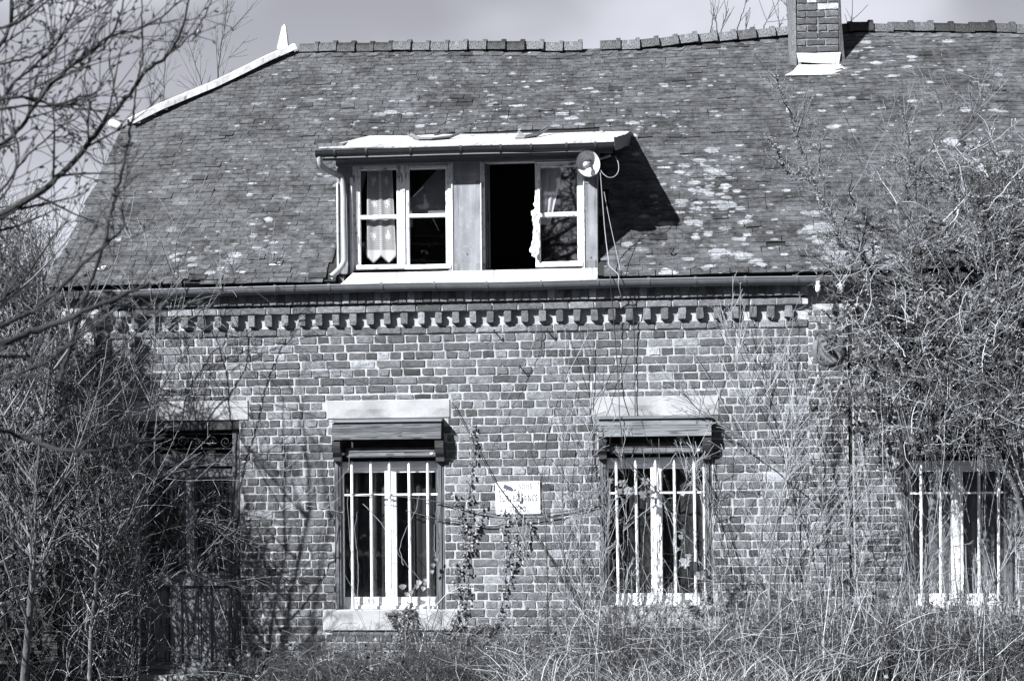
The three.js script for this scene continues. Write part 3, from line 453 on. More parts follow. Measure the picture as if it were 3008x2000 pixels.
// ───────────── ground-floor windows ─────────────
function barredWindow(o) {
  const w = part('window', pbox(o.l - 3, o.top, o.r + 3, o.head + 6, -0.155, 0.03), M.woodDark, house);   // board behind the shutter box
  const zf = -0.115;
  // weathered timber guides either side
  for (const [a, b] of [[o.tl, o.tl + 20], [o.tr - 20, o.tr]]) { part('shutter_guide', [pbox(a + 0.5, o.brB - 2, b - 0.5, o.sill - 1, -0.012, 0.16, 'y'), pbox(a + 5, o.brB - 2, b - 7, o.sill - 1, -0.002, 0.01, 'y')], M.wood, w); }
  // roller shutter box: moulded front board, zinc lip, side, brackets
  const fb = rect(o.bl, o.bt, o.br, o.bb, 0.13), lip = rect(o.bl, o.bt - 9, o.br, o.bt, 0.13), h = fb.y1 - fb.y0, zt = 0.115, prof = [[-0.1, fb.y1], [zt, fb.y1], [zt, fb.y1 - h * 0.30], [zt + 0.012, fb.y1 - h * 0.33], [zt + 0.006, fb.y1 - h * 0.42], [zt + 0.016, fb.y1 - h * 0.46], [zt + 0.010, fb.y1 - h * 0.58], [zt + 0.020, fb.y1 - h * 0.62], [zt + 0.022, fb.y0], [zt - 0.012, fb.y0], [zt - 0.02, fb.y1 - 0.03], [-0.1, fb.y1 - 0.03]];
  part('shutter_box', prism(prof, fb.x0, fb.x1), o.pale ? M.woodPale : M.wood, w);
  part('shutter_box_lip', prism([[-0.01, lip.y1 + 0.016], [0.05, lip.y1 + 0.006], [0.128, lip.y1 - 0.004], [0.136, lip.y0 + 0.006], [0.128, lip.y0 + 0.004], [-0.01, lip.y0 + 0.012]], lip.x0 - 0.004, lip.x1 + 0.004), M.gutter, w);
  for (const s of [0, 1]) { const x = s ? fb.x1 : fb.x0, d = s ? -1 : 1; part('box_end', prism([[0.0, fb.y1], [zt - 0.002, fb.y1], [zt + 0.004, fb.y0], [0.0, fb.y0]], Math.min(x, x + d * 0.02), Math.max(x, x + d * 0.02), 'x'), M.woodDark, w); }
  for (const [a, b] of [[o.kl, o.kl + 23], [o.kr - 25, o.kr]]) { const k = rect(a, o.bb + 4, b, o.brB, 0.06); const H = k.y1 - k.y0; part('bracket', prism([[-0.02, k.y1], [0.118, k.y1], [0.112, k.y1 - H * 0.35], [0.085, k.y1 - H * 0.6], [0.05, k.y1 - H * 0.78], [0.046, k.y0 + H * 0.04], [0.03, k.y0], [-0.02, k.y0]], k.x0, k.x1), M.woodDark, w); }
  const sl = rect(o.sl, o.st, o.sr, o.sb, 0.03); part('shutter_slat', [prism([[-0.03, sl.y1], [0.0, sl.y1 + 0.004], [0.03, sl.y1 - 0.03], [0.042, sl.y0 + 0.012], [0.034, sl.y0], [-0.03, sl.y0 + 0.01]], sl.x0, sl.x1), prism([[0.012, sl.y1 - 0.012], [0.035, sl.y1 - 0.028], [0.042, sl.y1 - 0.036], [0.012, sl.y1 - 0.04]], sl.x0 + 0.01, sl.x1 - 0.012)], M.wood, w);
  for (const px of [o.sl - 8, o.sr - 12]) { const q = W(px, o.sb - 10, 0.03), c = new THREE.SphereGeometry(0.016, 12, 8); c.scale(1.1, 0.8, 0.8); c.translate(q.x, q.y, 0.035); part('slat_stop', c, M.paintClean, w); }
  // white frame: head, rails, jambs, meeting stiles
  const mid = o.mid, A = (a, b, c, d, z, dp, gr) => pbox(a, b, c, d, z, dp, gr, 0.004);
  part('frame', [A(o.l, o.head, o.r, o.head + 21, zf + 0.02, 0.05, 'x'), A(o.l, o.head + 10, o.l + 6, o.sill, zf + 0.012, 0.05, 'y'), A(o.r - 5, o.head + 10, o.r, o.sill, zf + 0.012, 0.05, 'y'), A(o.l, o.sill - 12, o.r, o.sill + 2, zf + 0.022, 0.05, 'x')], M.paintClean, w);
  part('sash', [A(o.l + 3, o.head + 19, mid + 2, o.head + 33, zf + 0.006, 0.04, 'x'), A(o.l + 3, o.sill - 36, mid + 2, o.sill - 10, zf + 0.006, 0.04, 'x'), A(mid - 12, o.head + 19, mid + 6, o.sill - 10, zf + 0.016, 0.05, 'y')], M.paintClean, w);
  part('sash', [A(mid + 4, o.head + 19, o.r - 3, o.head + 33, zf + 0.006, 0.04, 'x'), A(mid + 4, o.sill - 36, o.r - 3, o.sill - 10, zf + 0.006, 0.04, 'x'), A(mid + 6, o.head + 20, mid + 13, o.sill - 10, zf + 0.010, 0.045, 'y'), A(mid + 13, o.head + 20, mid + 22, o.sill - 10, zf + 0.002, 0.04, 'y')], M.paintClean, w);
  part('pane', pbox(o.l + 5, o.head + 32, mid - 10, o.sill - 34, zf - 0.018, 0.004), M.glass, w); part('pane', pbox(mid + 20, o.head + 32, o.r - 4, o.sill - 34, zf - 0.018, 0.004), M.glass, w);
  // white iron bars with pointed tips
  const zb = -0.035, B = (n, g) => part(n, g, M.paintClean, w);
  o.bars.forEach(([a, b]) => { const p = W(a, o.head + 16, zb), q = W(b, o.sill + 1, zb), t = V(p.x, W(a, o.tip, zb).y, zb); const bb = new Buf(), k = new THREE.Vector3(); const sh = W(a, o.tip + 15, zb); bb.tube([q, q.clone().lerp(p, 0.5), V(p.x, sh.y - 0.02, zb), V(p.x, sh.y, zb), V(p.x, (sh.y + t.y) / 2, zb), t], 0, 0, 10, [1, 1, 1], (f) => f < 0.35 ? 0.0135 : f < 0.5 ? 0.0135 : f < 0.7 ? 0.0145 : f < 0.9 ? 0.0095 : 0.001); const g = bb.geo(); g.deleteAttribute('color'); B('bar', g); });
  B('crossbar', pbox(o.l + 2, o.cross - 3, o.r + 3, o.cross + 3, zb - 0.010, 0.010, 'x', 0.002));
  return w;
}
barredWindow({ tl: 982, tr: 1305, l: 1003, r: 1286, top: 1231, head: 1355, sill: 1790, bl: 974, br: 1295, bt: 1241, bb: 1290, kl: 978, kr: 1304, brB: 1357, sl: 1015, sr: 1280, st: 1315, sb: 1343, mid: 1143, tip: 1353, cross: 1453, bars: [[1033, 1036], [1089, 1092.6], [1143.5, 1149], [1201, 1206], [1256, 1259]] });
barredWindow({ tl: 1762, tr: 2093, l: 1783, r: 2072, top: 1223, head: 1343, sill: 1779, bl: 1757, br: 2090, bt: 1231, bb: 1281, kl: 1759, kr: 2089, brB: 1351, sl: 1794, sr: 2065, st: 1301, sb: 1332, mid: 1925, tip: 1348, cross: 1447.5, pale: true, bars: [[1810.6, 1818], [1867.4, 1875], [1925.5, 1931], [1981, 1987], [2039.6, 2046]] });
barredWindow({ tl: 2650, tr: 2984, l: 2672, r: 2961, top: 1219, head: 1352, sill: 1780, bl: 2645, br: 2985, bt: 1228, bb: 1280, kl: 2648, kr: 2982, brB: 1362, sl: 2685, sr: 2950, st: 1308, sb: 1338, mid: 2810, tip: 1360, cross: 1448, bars: [[2706.5, 2709], [2763.8, 2765], [2819.7, 2820], [2877, 2878], [2934.6, 2936]] });
// ───────────── the door ─────────────
{
  const z0 = -0.09, D = (a, b, c, d, z, dp, gr = 'y') => pbox(a, b, c, d, z, dp, gr, 0.005), W2 = M.woodPale;
  const door = part('door', pbox(406, 1380, 703, 1990, z0 - 0.035, 0.03, 'y'), M.woodDark, house);
  part('frame', [D(405, 1237, 430, 1990, z0 + 0.04, 0.12), D(684, 1262, 705, 1990, z0 + 0.04, 0.12), D(430, 1333, 684, 1371, z0 + 0.045, 0.13, 'x')], M.wood, door);
  part('head_board', D(404, 1237, 703, 1264, -0.012, 0.15, 'x'), M.woodDark, door);
  part('top_rail', D(430, 1374, 684, 1403, z0 + 0.012, 0.05, 'x'), W2, door);
  part('stile', D(430, 1403, 434, 1950, z0 + 0.012, 0.05), W2, door); part('stile', D(544, 1403, 571, 1690, z0 + 0.016, 0.05), W2, door); part('stile', D(680, 1403, 684, 1950, z0 + 0.012, 0.05), W2, door);
  part('lock_rail', D(430, 1683, 684, 1722, z0 + 0.02, 0.055, 'x'), W2, door); part('bottom_rail', D(430, 1945, 684, 1984, z0 + 0.02, 0.055, 'x'), W2, door);
  for (const [a, b] of [[497, 531], [592, 618]]) part('stile', D(a, 1722, b, 1945, z0 + 0.012, 0.045), W2, door);
  for (const [a, b] of [[436, 495], [533, 590], [620, 680]]) part('door_panel', [D(a, 1723, b, 1944, z0 - 0.012, 0.02), D(a + 8, 1735, b - 8, 1934, z0 - 0.002, 0.02)], W2, door);
  part('threshold', D(380, 1985, 730, 2012, 0.06, 0.3, 'x'), M.stone, door);
  part('pane', [pbox(432, 1403, 545, 1684, z0 - 0.02, 0.004), pbox(570, 1403, 682, 1684, z0 - 0.02, 0.004), pbox(430, 1264, 684, 1334, z0 - 0.02, 0.004)], M.glass, door);
  // scrolled iron grilles
  const spiral = (cx, cy, r, a0, dir, turns) => { const P = []; for (let k = 0; k <= 22; k++) { const f = k / 22, a = a0 + dir * f * turns * 6.283, q = r * (1 - 0.82 * f); P.push([cx + Math.cos(a) * q, cy + Math.sin(a) * q]); } return P; };
  for (const [xa, xb] of [[434, 543], [572, 680]]) {
    const gb = new Buf(), z = z0 + 0.02, T2 = (pts, r = 0.0045) => gb.tube(pts.map(([x, y]) => W(x, y, z)), r, r, 5, C3(0.075)), cx = (xa + xb) / 2, w = (xb - xa) / 2;
    T2([[xa + 2, 1404], [xa + 2, 1682]], 0.006); T2([[xb - 2, 1404], [xb - 2, 1682]], 0.006); T2([[xa, 1406], [xb, 1406]], 0.006); T2([[xa, 1680], [xb, 1680]], 0.006); T2([[cx, 1404], [cx, 1500]], 0.006); T2([[cx, 1590], [cx, 1682]], 0.006);
    for (const s of [-1, 1]) {
      const X = (f) => cx + s * w * f; T2([[X(0.5), 1410], [X(0.5), 1478]], 0.006);
      for (const [fx, y, r, a] of [[0.72, 1424, 13, 0], [0.3, 1424, 11, 2.5], [0.62, 1464, 9, 1], [0.38, 1464, 9, 2], [0.16, 1487, 8, 1.2], [0.16, 1662, 10, -1], [0.7, 1668, 10, 3], [0.45, 1550, 15, 0.5]]) T2(spiral(X(fx), y, r, a, s, 1.4), 0.0038);
      T2([[X(0.02), 1500], [X(0.3), 1508], [X(0.62), 1530], [X(0.72), 1560], [X(0.55), 1590], [X(0.2), 1598], [X(0.02), 1592]], 0.004); T2([[X(0.88), 1410], [X(0.88), 1680]], 0.0045); T2([[X(0.25), 1440], [X(0.22), 1500]], 0.004); T2([[X(0.9), 1440], [X(0.7), 1446], [X(0.66), 1500]], 0.004);
    }
    gb.build('grille', std(1, { vertexColors: true, roughness: 0.5, metalness: 0.3 }, 0), door);
  }
  const tg = new Buf(); for (let k = 0; k < 6; k++) { const cx = 452 + k * 42; tg.tube(spiral(cx, 1298, 17, 0, k % 2 ? 1 : -1, 1.6).map(([x, y]) => W(x, y, z0 + 0.03)), 0.004, 0.004, 5, C3(0.07)); } tg.tube([W(430, 1320, z0 + 0.03), W(684, 1318, z0 + 0.03)], 0.006, 0.006, 5, C3(0.07)); tg.tube([W(430, 1276, z0 + 0.03), W(684, 1274, z0 + 0.03)], 0.006, 0.006, 5, C3(0.07)); tg.build('transom_grille', M.bark, door);
  const kn = new THREE.SphereGeometry(0.024, 12, 10), kp = W(694, 1682, z0 + 0.07); kn.translate(kp.x, kp.y, kp.z); part('door_knob', kn, M.iron, door);
}
// ───────────── dormer ─────────────
{
  const zf = -0.03, zj = R(1400, 399).p.z, yF = W(1400, 440, 0.2).y, H = (px, py, z = zf) => W(px, py, z);
  const yTop = H(1400, 462).y, cheek = (x0, x1) => { const P = [[zf - 0.012, H(1400, 830).y], [zf - 0.012, yTop + 0.02], [zj + 0.05, R(1400, 399).p.y - 0.03]]; return prism(P, x0, x1); };
  const dormer = new THREE.Group(); dormer.name = 'dormer'; house.add(dormer); part('cheek', cheek(DL + 0.004, DL + 0.06), M.lead, dormer); part('cheek', cheek(DR - 0.06, DR - 0.004), M.lead, dormer);
  // roof sheet, front to back
  const fl = H(932, 436, 0.2), fr = H(1806, 424, 0.2), bl = R(1085, 402).p, br = R(1850, 389).p, rows = [];
  for (let j = 0; j <= 6; j++) { const f = j / 6, row = []; for (let i = 0; i <= 24; i++) { const g = i / 24, a = fl.clone().lerp(fr, g), b = bl.clone().lerp(br, g), p = a.lerp(b, f); p.y += 0.010 * (vn(g * 7, f * 2 + 4) - 0.5) + 0.012; row.push(p); } rows.push(row); }
  part('roof_sheet', sheet(rows, 0.012), M.zinc, dormer);
  // fascia and soffit
  const f0 = rect(945, 452, 1800, 470, 0.1); part('fascia', [prism([[0.13, yF - 0.005], [0.145, yF - 0.005], [0.145, yF - 0.045], [0.06, H(1400, 470).y + 0.012], [0.045, H(1400, 470).y + 0.012], [0.045, yF - 0.02]], H(945, 455, 0.1).x, H(1800, 440, 0.1).x), pbox(985, 461, 1762, 476, zf + 0.035, 0.05)], M.greyPaint, dormer);
  const sideFl = [[H(934, 420, 0.2), H(934, 446, 0.2)], [R(1075, 404).p, R(1075, 418).p]]; part('verge_strip', sheet([[H(928, 441, 0.21), H(1005, 433, 0.1), R(1040, 416).p, R(1088, 406).p], [H(928, 420, 0.21), H(1005, 420, 0.1), R(1040, 411).p, R(1086, 400).p]], 0.006), M.lead, dormer);
  part('verge_flap', (() => { const rw = []; for (let j = 0; j <= 5; j++) { const f = j / 5, row = []; for (let i = 0; i <= 14; i++) { const g = i / 14, a = H(1804, 404, 0.2).lerp(H(1857, 388, -1.6), g), b = H(1807, 441, 0.21).lerp(H(1853, 421, -1.6), g), p = a.lerp(b, f); p.z += 0.012 * Math.sin(g * 30) + 0.02 * Math.sin(f * 3.1); p.y -= f > 0.8 ? 0.012 * vn(g * 9, 3) : 0; row.push(p); } rw.push(row); } return sheet(rw.reverse(), 0.004); })(), std(0.13, { map: rep(T.zinc, 2, 2), roughness: 0.6 }), dormer);
  // curled strips of zinc lying on the sheet
  const strip = (pts, wd, lift, mat = std(0.2, { map: rep(T.zinc, 2, 2), roughness: 0.55 })) => { const rw = [[], [], []]; pts.forEach(([px, py, up], i) => { const f = clamp((py - 394) / 44), g = R(px, 398).p.lerp(H(px, 432, 0.2), f); g.y += 0.018 + up; rw[1].push(g.clone()); rw[0].push(g.clone().add(V(0, -0.006 + lift * 0.3, wd))); rw[2].push(g.clone().add(V(0.01, 0.01 + lift, -wd))); }); return part('loose_strip', sheet(rw, 0.008), mat, dormer); };
  strip([[1200, 414, 0.03], [1230, 420, 0.0], [1270, 420, 0.0], [1320, 416, 0.01], [1350, 408, 0.035], [1379, 400, 0.06]], 0.06, 0.035); strip([[1275, 408, 0.02], [1300, 405, 0.03], [1334, 399, 0.05]], 0.05, 0.02);
  strip([[1514, 416, 0.0], [1540, 417, 0.0], [1575, 413, 0.015], [1600, 404, 0.04], [1613, 398, 0.06]], 0.055, 0.05); strip([[1706, 405, 0.0], [1740, 403, 0.005], [1776, 397, 0.02]], 0.03, 0.01); strip([[1520, 409, 0.05], [1535, 412, 0.02], [1552, 416, 0.0]], 0.03, 0.02);
  // gutter and brackets
  const gl = [[925, 445], [1100, 440], [1400, 431], [1600, 427], [1805, 420]].map(([a, b]) => H(a, b, 0.25)), cv = new THREE.CatmullRomCurve3(gl), rw = [];
  for (let i = 0; i <= 40; i++) { const p = cv.getPoint(i / 40), row = []; for (let k = 0; k <= 10; k++) { const a = Math.PI * k / 10; row.push(V(p.x, p.y - Math.sin(a) * 0.045, 0.225 + Math.cos(a) * 0.036)); } rw.push(row); }
  const bead = new Buf(); bead.tube(cv.getPoints(30).map((p) => V(p.x, p.y + 0.003, 0.262)), 0.007, 0.007, 6, [1, 1, 1]); const bg = bead.geo(); bg.deleteAttribute('color');
  part('gutter', [sheet(rw.reverse(), 0.003)], M.gutterDark, dormer); part('gutter_bead', bg, M.gutterDark, dormer);
  for (const px of [998, 1114, 1222, 1325, 1436, 1537, 1652, 1744]) { const t = clamp((H(px, 430, 0.25).x - gl[0].x) / (gl[4].x - gl[0].x)), q = cv.getPoint(t), row = [[], []]; for (let k = 0; k <= 9; k++) { const a = Math.PI * (k / 9) - 0.3; for (const s of [0, 1]) row[s].push(V(q.x + (s - 0.5) * 0.022, q.y - Math.sin(a) * 0.052, 0.225 + Math.cos(a) * 0.042)); } part('gutter_bracket', sheet(row.reverse(), 0.004), M.iron, dormer); }
  // rainwater pipe: swan neck, drop, shoe
  const dp = new Buf(), pts = [[940, 452, 0.22], [938, 468, 0.21], [941, 482, 0.19], [955, 496, 0.14], [985, 511, 0.06], [1000, 520, 0.045], [1006, 540, 0.04], [1009, 640, 0.04], [1011, 745, 0.04], [1010, 768, 0.045], [998, 788, 0.07], [982, 804, 0.11], [971, 813, 0.13]].map(([a, b, z]) => H(a, b, z));
  dp.tube(new THREE.CatmullRomCurve3(pts, false, 'centripetal').getPoints(70), 0.026, 0.026, 14, [1, 1, 1]); const dg = dp.geo(); dg.deleteAttribute('color'); part('rainwater_pipe', dg, std(0.48, { map: rep(T.zinc, 2, 1), roughness: 0.45 }, 0.5), dormer);
  // cladding: left and right piers, middle panel
  const L = (n, a, b, c, d, z = zf + 0.012, dd = 0.03) => part(n, pbox(a, b, c, d, z, dd, 'x', 0.006), M.lead, dormer);
  L('lead_panel', 989, 474, 1034, 806); L('lead_panel', 1329, 472, 1414, 514, zf + 0.02); L('lead_panel', 1329, 511, 1414, 797, zf + 0.015); L('lead_panel', 1716, 472, 1757, 540, zf + 0.02); L('lead_panel', 1716, 538, 1757, 790, zf + 0.015);
  for (const g of [pbox(988, 536, 995, 806, zf + 0.03, 0.03, 'y', 0.008), pbox(1027, 520, 1036, 805, zf + 0.03, 0.03, 'y', 0.008), pbox(1326, 474, 1331, 797, zf + 0.026, 0.03, 'y', 0.006), pbox(1411, 474, 1415, 796, zf + 0.026, 0.03, 'y', 0.006), pbox(1714, 474, 1718, 790, zf + 0.026, 0.03, 'y', 0.006)]) part('lead_roll', g, M.zinc, dormer);
  for (const [px, py] of [[1342, 534], [1402, 533], [1372, 746], [1736, 527], [1736, 756], [1010, 560]]) { const q = H(px, py, zf + 0.017), s = new THREE.SphereGeometry(0.008, 8, 5); s.scale(1, 1, 0.5); s.translate(q.x, q.y, q.z); part('nail', s, M.ironGrey, dormer); }
  const ap = [[[995, 838, 0.10], [1200, 836, 0.105], [1500, 829, 0.105], [1755, 820, 0.10]], [[1015, 822, 0.06], [1200, 818, 0.06], [1500, 810, 0.06], [1755, 803, 0.06]], [[1036, 802, 0.012], [1200, 799, 0.012], [1500, 792, 0.012], [1755, 787, 0.012]]].map((row) => row.map(([a, b, z]) => { const p = H(a, b, z); p.z += 0.006 * vn(a * 0.02, b * 0.05); return p; }));
  part('apron', sheet(ap, 0.006), M.zinc, dormer);
  // windows
  const FR = (n, boxes, mat = M.paint) => part(n, boxes.map(([a, b, c, d, z = 0.0, dd = 0.045, gr]) => pbox(a, b, c, d, zf + z, dd, gr ?? (Math.abs(c - a) > Math.abs(d - b) ? 'x' : 'y'), 0.004)), mat, dormer);
  FR('window_frame', [[1035, 475, 1050, 793, -0.012, 0.06], [1050, 476, 1316, 484, -0.012, 0.06], [1316, 475, 1327, 794, -0.012, 0.06]]);
  FR('sash', [[1050, 486, 1058, 780, -0.02], [1058, 486, 1165, 498, -0.02], [1165, 486, 1175, 781, -0.018], [1058, 631, 1166, 643, -0.022, 0.03], [1041, 777, 1186, 791, 0.0, 0.06]]); FR('stile_cover', [[1175, 484, 1190, 788, -0.004, 0.05]]);
  FR('sash', [[1190, 486, 1202, 780, -0.018], [1202, 485, 1310, 495, -0.02], [1309, 485, 1317, 780, -0.02], [1202, 627, 1310, 638, -0.022, 0.03], [1188, 776, 1325, 790, 0.0, 0.06]]);
  for (const [a, b, c, d] of [[1057, 497, 1166, 632], [1057, 642, 1166, 778], [1201, 494, 1310, 628], [1201, 637, 1310, 777]]) part('pane', pbox(a, b, c, d, zf - 0.045, 0.003), M.glass, dormer);
  FR('window_frame', [[1415, 472, 1424, 792, -0.01, 0.07], [1424, 474, 1570, 477, -0.01, 0.06], [1570, 473, 1715, 476, -0.012, 0.06], [1708, 474, 1716, 790, -0.012, 0.06]]); FR('window_frame', [[1424, 474, 1431, 790, -0.03, 0.07], [1431, 474, 1437.5, 788, -0.05, 0.08]], M.wood);
  // the sash standing slightly ajar, its own panes mirroring the sky
  { const g = new THREE.Group(); const hx = H(1710, 630, zf - 0.02), turn = -0.05; const mk = (n, bx, mat) => { const geo = bx.map(([a, b, c, d, z, dd]) => pbox(a, b, c, d, zf + z, dd, Math.abs(c - a) > Math.abs(d - b) ? 'x' : 'y', 0.004)); const rot = geo.map((q) => q.translate(-hx.x, 0, -hx.z).rotateY(turn).translate(hx.x, 0, hx.z)); return part(n, rot, mat, dormer); };
    mk('sash', [[1572, 476, 1586, 780, -0.014, 0.045], [1586, 476, 1698, 488, -0.016, 0.045], [1696, 476, 1713, 780, -0.012, 0.045], [1586, 622, 1698, 635, -0.018, 0.03], [1573, 767, 1713, 783, 0.004, 0.06]], M.paint);
    mk('pane', [[1585, 487, 1698, 623, -0.045, 0.003]], M.glassMirroring); mk('pane', [[1585, 634, 1698, 769, -0.045, 0.003]], M.glassMirroring); }
}

// ───────────── small things on and in the house ─────────────
{
  const zf = -0.03;
  // lace curtain: a pattern of cloth, holes and thick flowers
  const lace = (w, h) => { const t = tex(w, h, (u, v) => {
    const half = (u < 0.5 ? u : u - 0.5) * 2, pt = 0.075 - 0.075 * Math.abs(half - 0.5) * 2; if (v < 0.075 - pt + 0.012 * Math.sin(u * 160)) return 0;
    let a = 0.42 + 0.10 * ((Math.floor(u * w / 2) + Math.floor(v * h / 2)) % 2); const eu = Math.abs(half - 0.5) * 2;
    if (eu > 0.78 && eu < 0.9) a = (Math.floor(v * 90) % 2 ? 0.95 : 0.35); if (eu >= 0.9) a = 0.8; if (v < 0.13) a = 0.85;
    for (const cv of [0.28, 0.62, 0.86]) { const d = Math.hypot((half - 0.5) * 1.0, (v - cv) * 4.6) + 0.34 * (vn(u * 40, v * 120) - 0.5); if (d < 0.14) a = 0.98; }
    return a; }); t.wrapS = t.wrapT = THREE.ClampToEdgeWrapping; return t; };
  const curtain = (o) => {
    const c = thing(o.name, o.label, 'curtain', W(o.t[0], o.t[2], o.z).toArray(), o.group), rows = [];
    for (let j = 0; j <= 24; j++) { const f = j / 24, row = []; for (let i = 0; i <= 36; i++) { const u = i / 36, px = lerp(lerp(o.b[0], o.t[0], f), lerp(o.b[1], o.t[1], f), u), py = lerp(o.b[2], o.t[2], f) + (o.sag ?? 0) * u * f; const p = W(px, py, o.z + (o.fold ?? 0.012) * Math.sin(u * (o.n ?? 5) * 6.28 + Math.sin(f * 3) * 0.6) * (0.5 + 0.5 * f) ); row.push(p); } rows.push(row); }
    const g = sheet(rows, 0), uv = g.attributes.uv, base = []; for (let j = 0; j < 24; j++) for (let i = 0; i < 36; i++) { const a = [i / 36, j / 24], b = [(i + 1) / 36, j / 24], d = [(i + 1) / 36, (j + 1) / 24], e = [i / 36, (j + 1) / 24]; base.push(a, b, d, a, d, e); } base.forEach((q, k) => uv.setXY(k, q[0], q[1]));
    part('cloth', g, o.mat, c); return c;
  };
  const la = lace(256, 512), laceM = std(0.5, { alphaMap: la, transparent: true, roughness: 0.95 }, 0.3), sheer = new THREE.MeshPhysicalMaterial({ color: G(0.8, 0.5), roughness: 1, transmission: 0.3, thickness: 0, side: THREE.DoubleSide, transparent: true, opacity: 0.8 });
  curtain({ name: 'lace_curtain', label: 'pale lace curtain with scalloped points behind the left dormer window', t: [1079, 1151, 490], b: [1074, 1164, 771], z: zf - 0.085, mat: laceM, n: 2.5, fold: 0.008 });
  curtain({ name: 'sheer_curtain', label: 'thin white curtain drawn aside behind the ajar dormer sash', t: [1576, 1656, 484], b: [1582, 1616, 660], z: zf - 0.11, mat: sheer, n: 3, fold: 0.014 });
  // ragged cloth caught on the edge of the open sash
  { const c = thing('torn_cloth', 'ragged white cloth caught on the open edge of the dormer sash', 'cloth', W(1570, 680, zf + 0.02).toArray()), L = [[575, 1571], [592, 1571], [597, 1566], [606, 1572], [618, 1566], [623, 1560], [630, 1561], [636, 1565], [650, 1563], [660, 1566], [668, 1568], [680, 1565], [690, 1566], [702, 1565], [710, 1563], [718, 1561], [727, 1557], [735, 1555], [740, 1557], [744, 1563], [750, 1562], [754, 1567]], rows = L.map(([y, x], j) => [0, 0.35, 0.7, 1].map((f) => W(lerp(x, 1578, f), y + (vn(j * 3.3, f * 5) - 0.5) * 8, zf + 0.035 + 0.006 * Math.sin(j * 2.6 + f * 7)))).reverse(); part('cloth', sheet(rows, 0.002), std(0.85, { roughness: 1 }, 0.3), c); }
  // dusty sloping board inside
  { const c = thing('leaning_board', 'grey dusty board leaning inside the second pane of the dormer', 'board', W(1250, 640, zf - 0.2).toArray()), sh = [[1196, 588], [1288, 490], [1322, 488], [1322, 634], [1196, 634]].map(([x, y]) => W(x, y, zf - 0.16)); const s = new THREE.Shape(sh.map((p) => new THREE.Vector2(p.x, p.y))); const g = new THREE.ExtrudeGeometry(s, { depth: 0.012, bevelEnabled: false }); g.translate(0, 0, zf - 0.2); part('panel', uvBox(g), std(0.16, { map: rep(T.zinc, 1, 1), roughness: 1 }), c); part('pale_edge', cable([W(1214, 577, zf - 0.175), W(1243, 549, zf - 0.175)], 0.0035, 5), M.paintClean, c); }
  // curtains behind the barred windows
  const dk = std(0.018, { roughness: 1 }), mid = std(0.14, { roughness: 1 });
  for (const [l, a, b, t, bt, m] of [['dark folded curtain behind the barred window left of the video sign', 1005, 1284, 1352, 1792, dk], ['dark curtain behind the barred window right of the video sign, full of creeper stems', 1785, 2070, 1342, 1780, dk], ['greyish curtain behind the barred window under the mossy branches', 2674, 2960, 1352, 1782, mid]]) curtain({ name: 'window_curtain', label: l, t: [a, b, t], b: [a, b, bt], z: -0.26, mat: m, n: 9, fold: 0.022 });
}
// lamp on the dormer corner
{
  const c = W(1728, 480, 0.15), ax = V(-0.40, -0.40, 0.82).normalize(), q = new THREE.Quaternion().setFromUnitVectors(V(0, 1, 0), ax), lamp = thing('outdoor_lamp', 'round white enamel dish lamp with bare bulb at the corner of the dormer', 'lamp', c.toArray());
  const at = (g) => { g.applyQuaternion(q); g.translate(c.x, c.y, c.z); return g; };
  const pr = [[0.0, -0.052], [0.022, -0.05], [0.05, -0.036], [0.085, -0.018], [0.112, -0.002], [0.118, 0.002], [0.121, 0.0], [0.118, -0.004], [0.085, -0.024], [0.05, -0.044], [0.0, -0.058]].map((p) => new THREE.Vector2(...p));
  part('dish', at(new THREE.LatheGeometry(pr, 40)), M.enamel, lamp);
  part('bulb_holder', at(new THREE.CylinderGeometry(0.014, 0.018, 0.05, 14).translate(0, -0.03, 0)), M.cablePale, lamp);
  part('bulb', at(new THREE.LatheGeometry([[0, 0.075], [0.018, 0.072], [0.027, 0.055], [0.026, 0.038], [0.016, 0.016], [0.012, -0.005]].map((p) => new THREE.Vector2(...p)), 18)), M.bulb, lamp);
  const bk = c.clone().addScaledVector(ax, -0.055); part('arm', cable([bk, bk.clone().add(V(0.03, 0.02, -0.04)), W(1775, 462, 0.08), W(1794, 456, 0.07)], 0.012, 8), M.cablePale, lamp);
  part('lead_wire', cable([[1808, 459, 0.14], [1817, 480, 0.15], [1816, 505, 0.16], [1804, 519, 0.18], [1788, 521, 0.2], [1772, 510, 0.2], [1765, 500, 0.2]].map(([a, b, z]) => W(a, b, z)), 0.004, 6), M.cablePale, lamp);
}
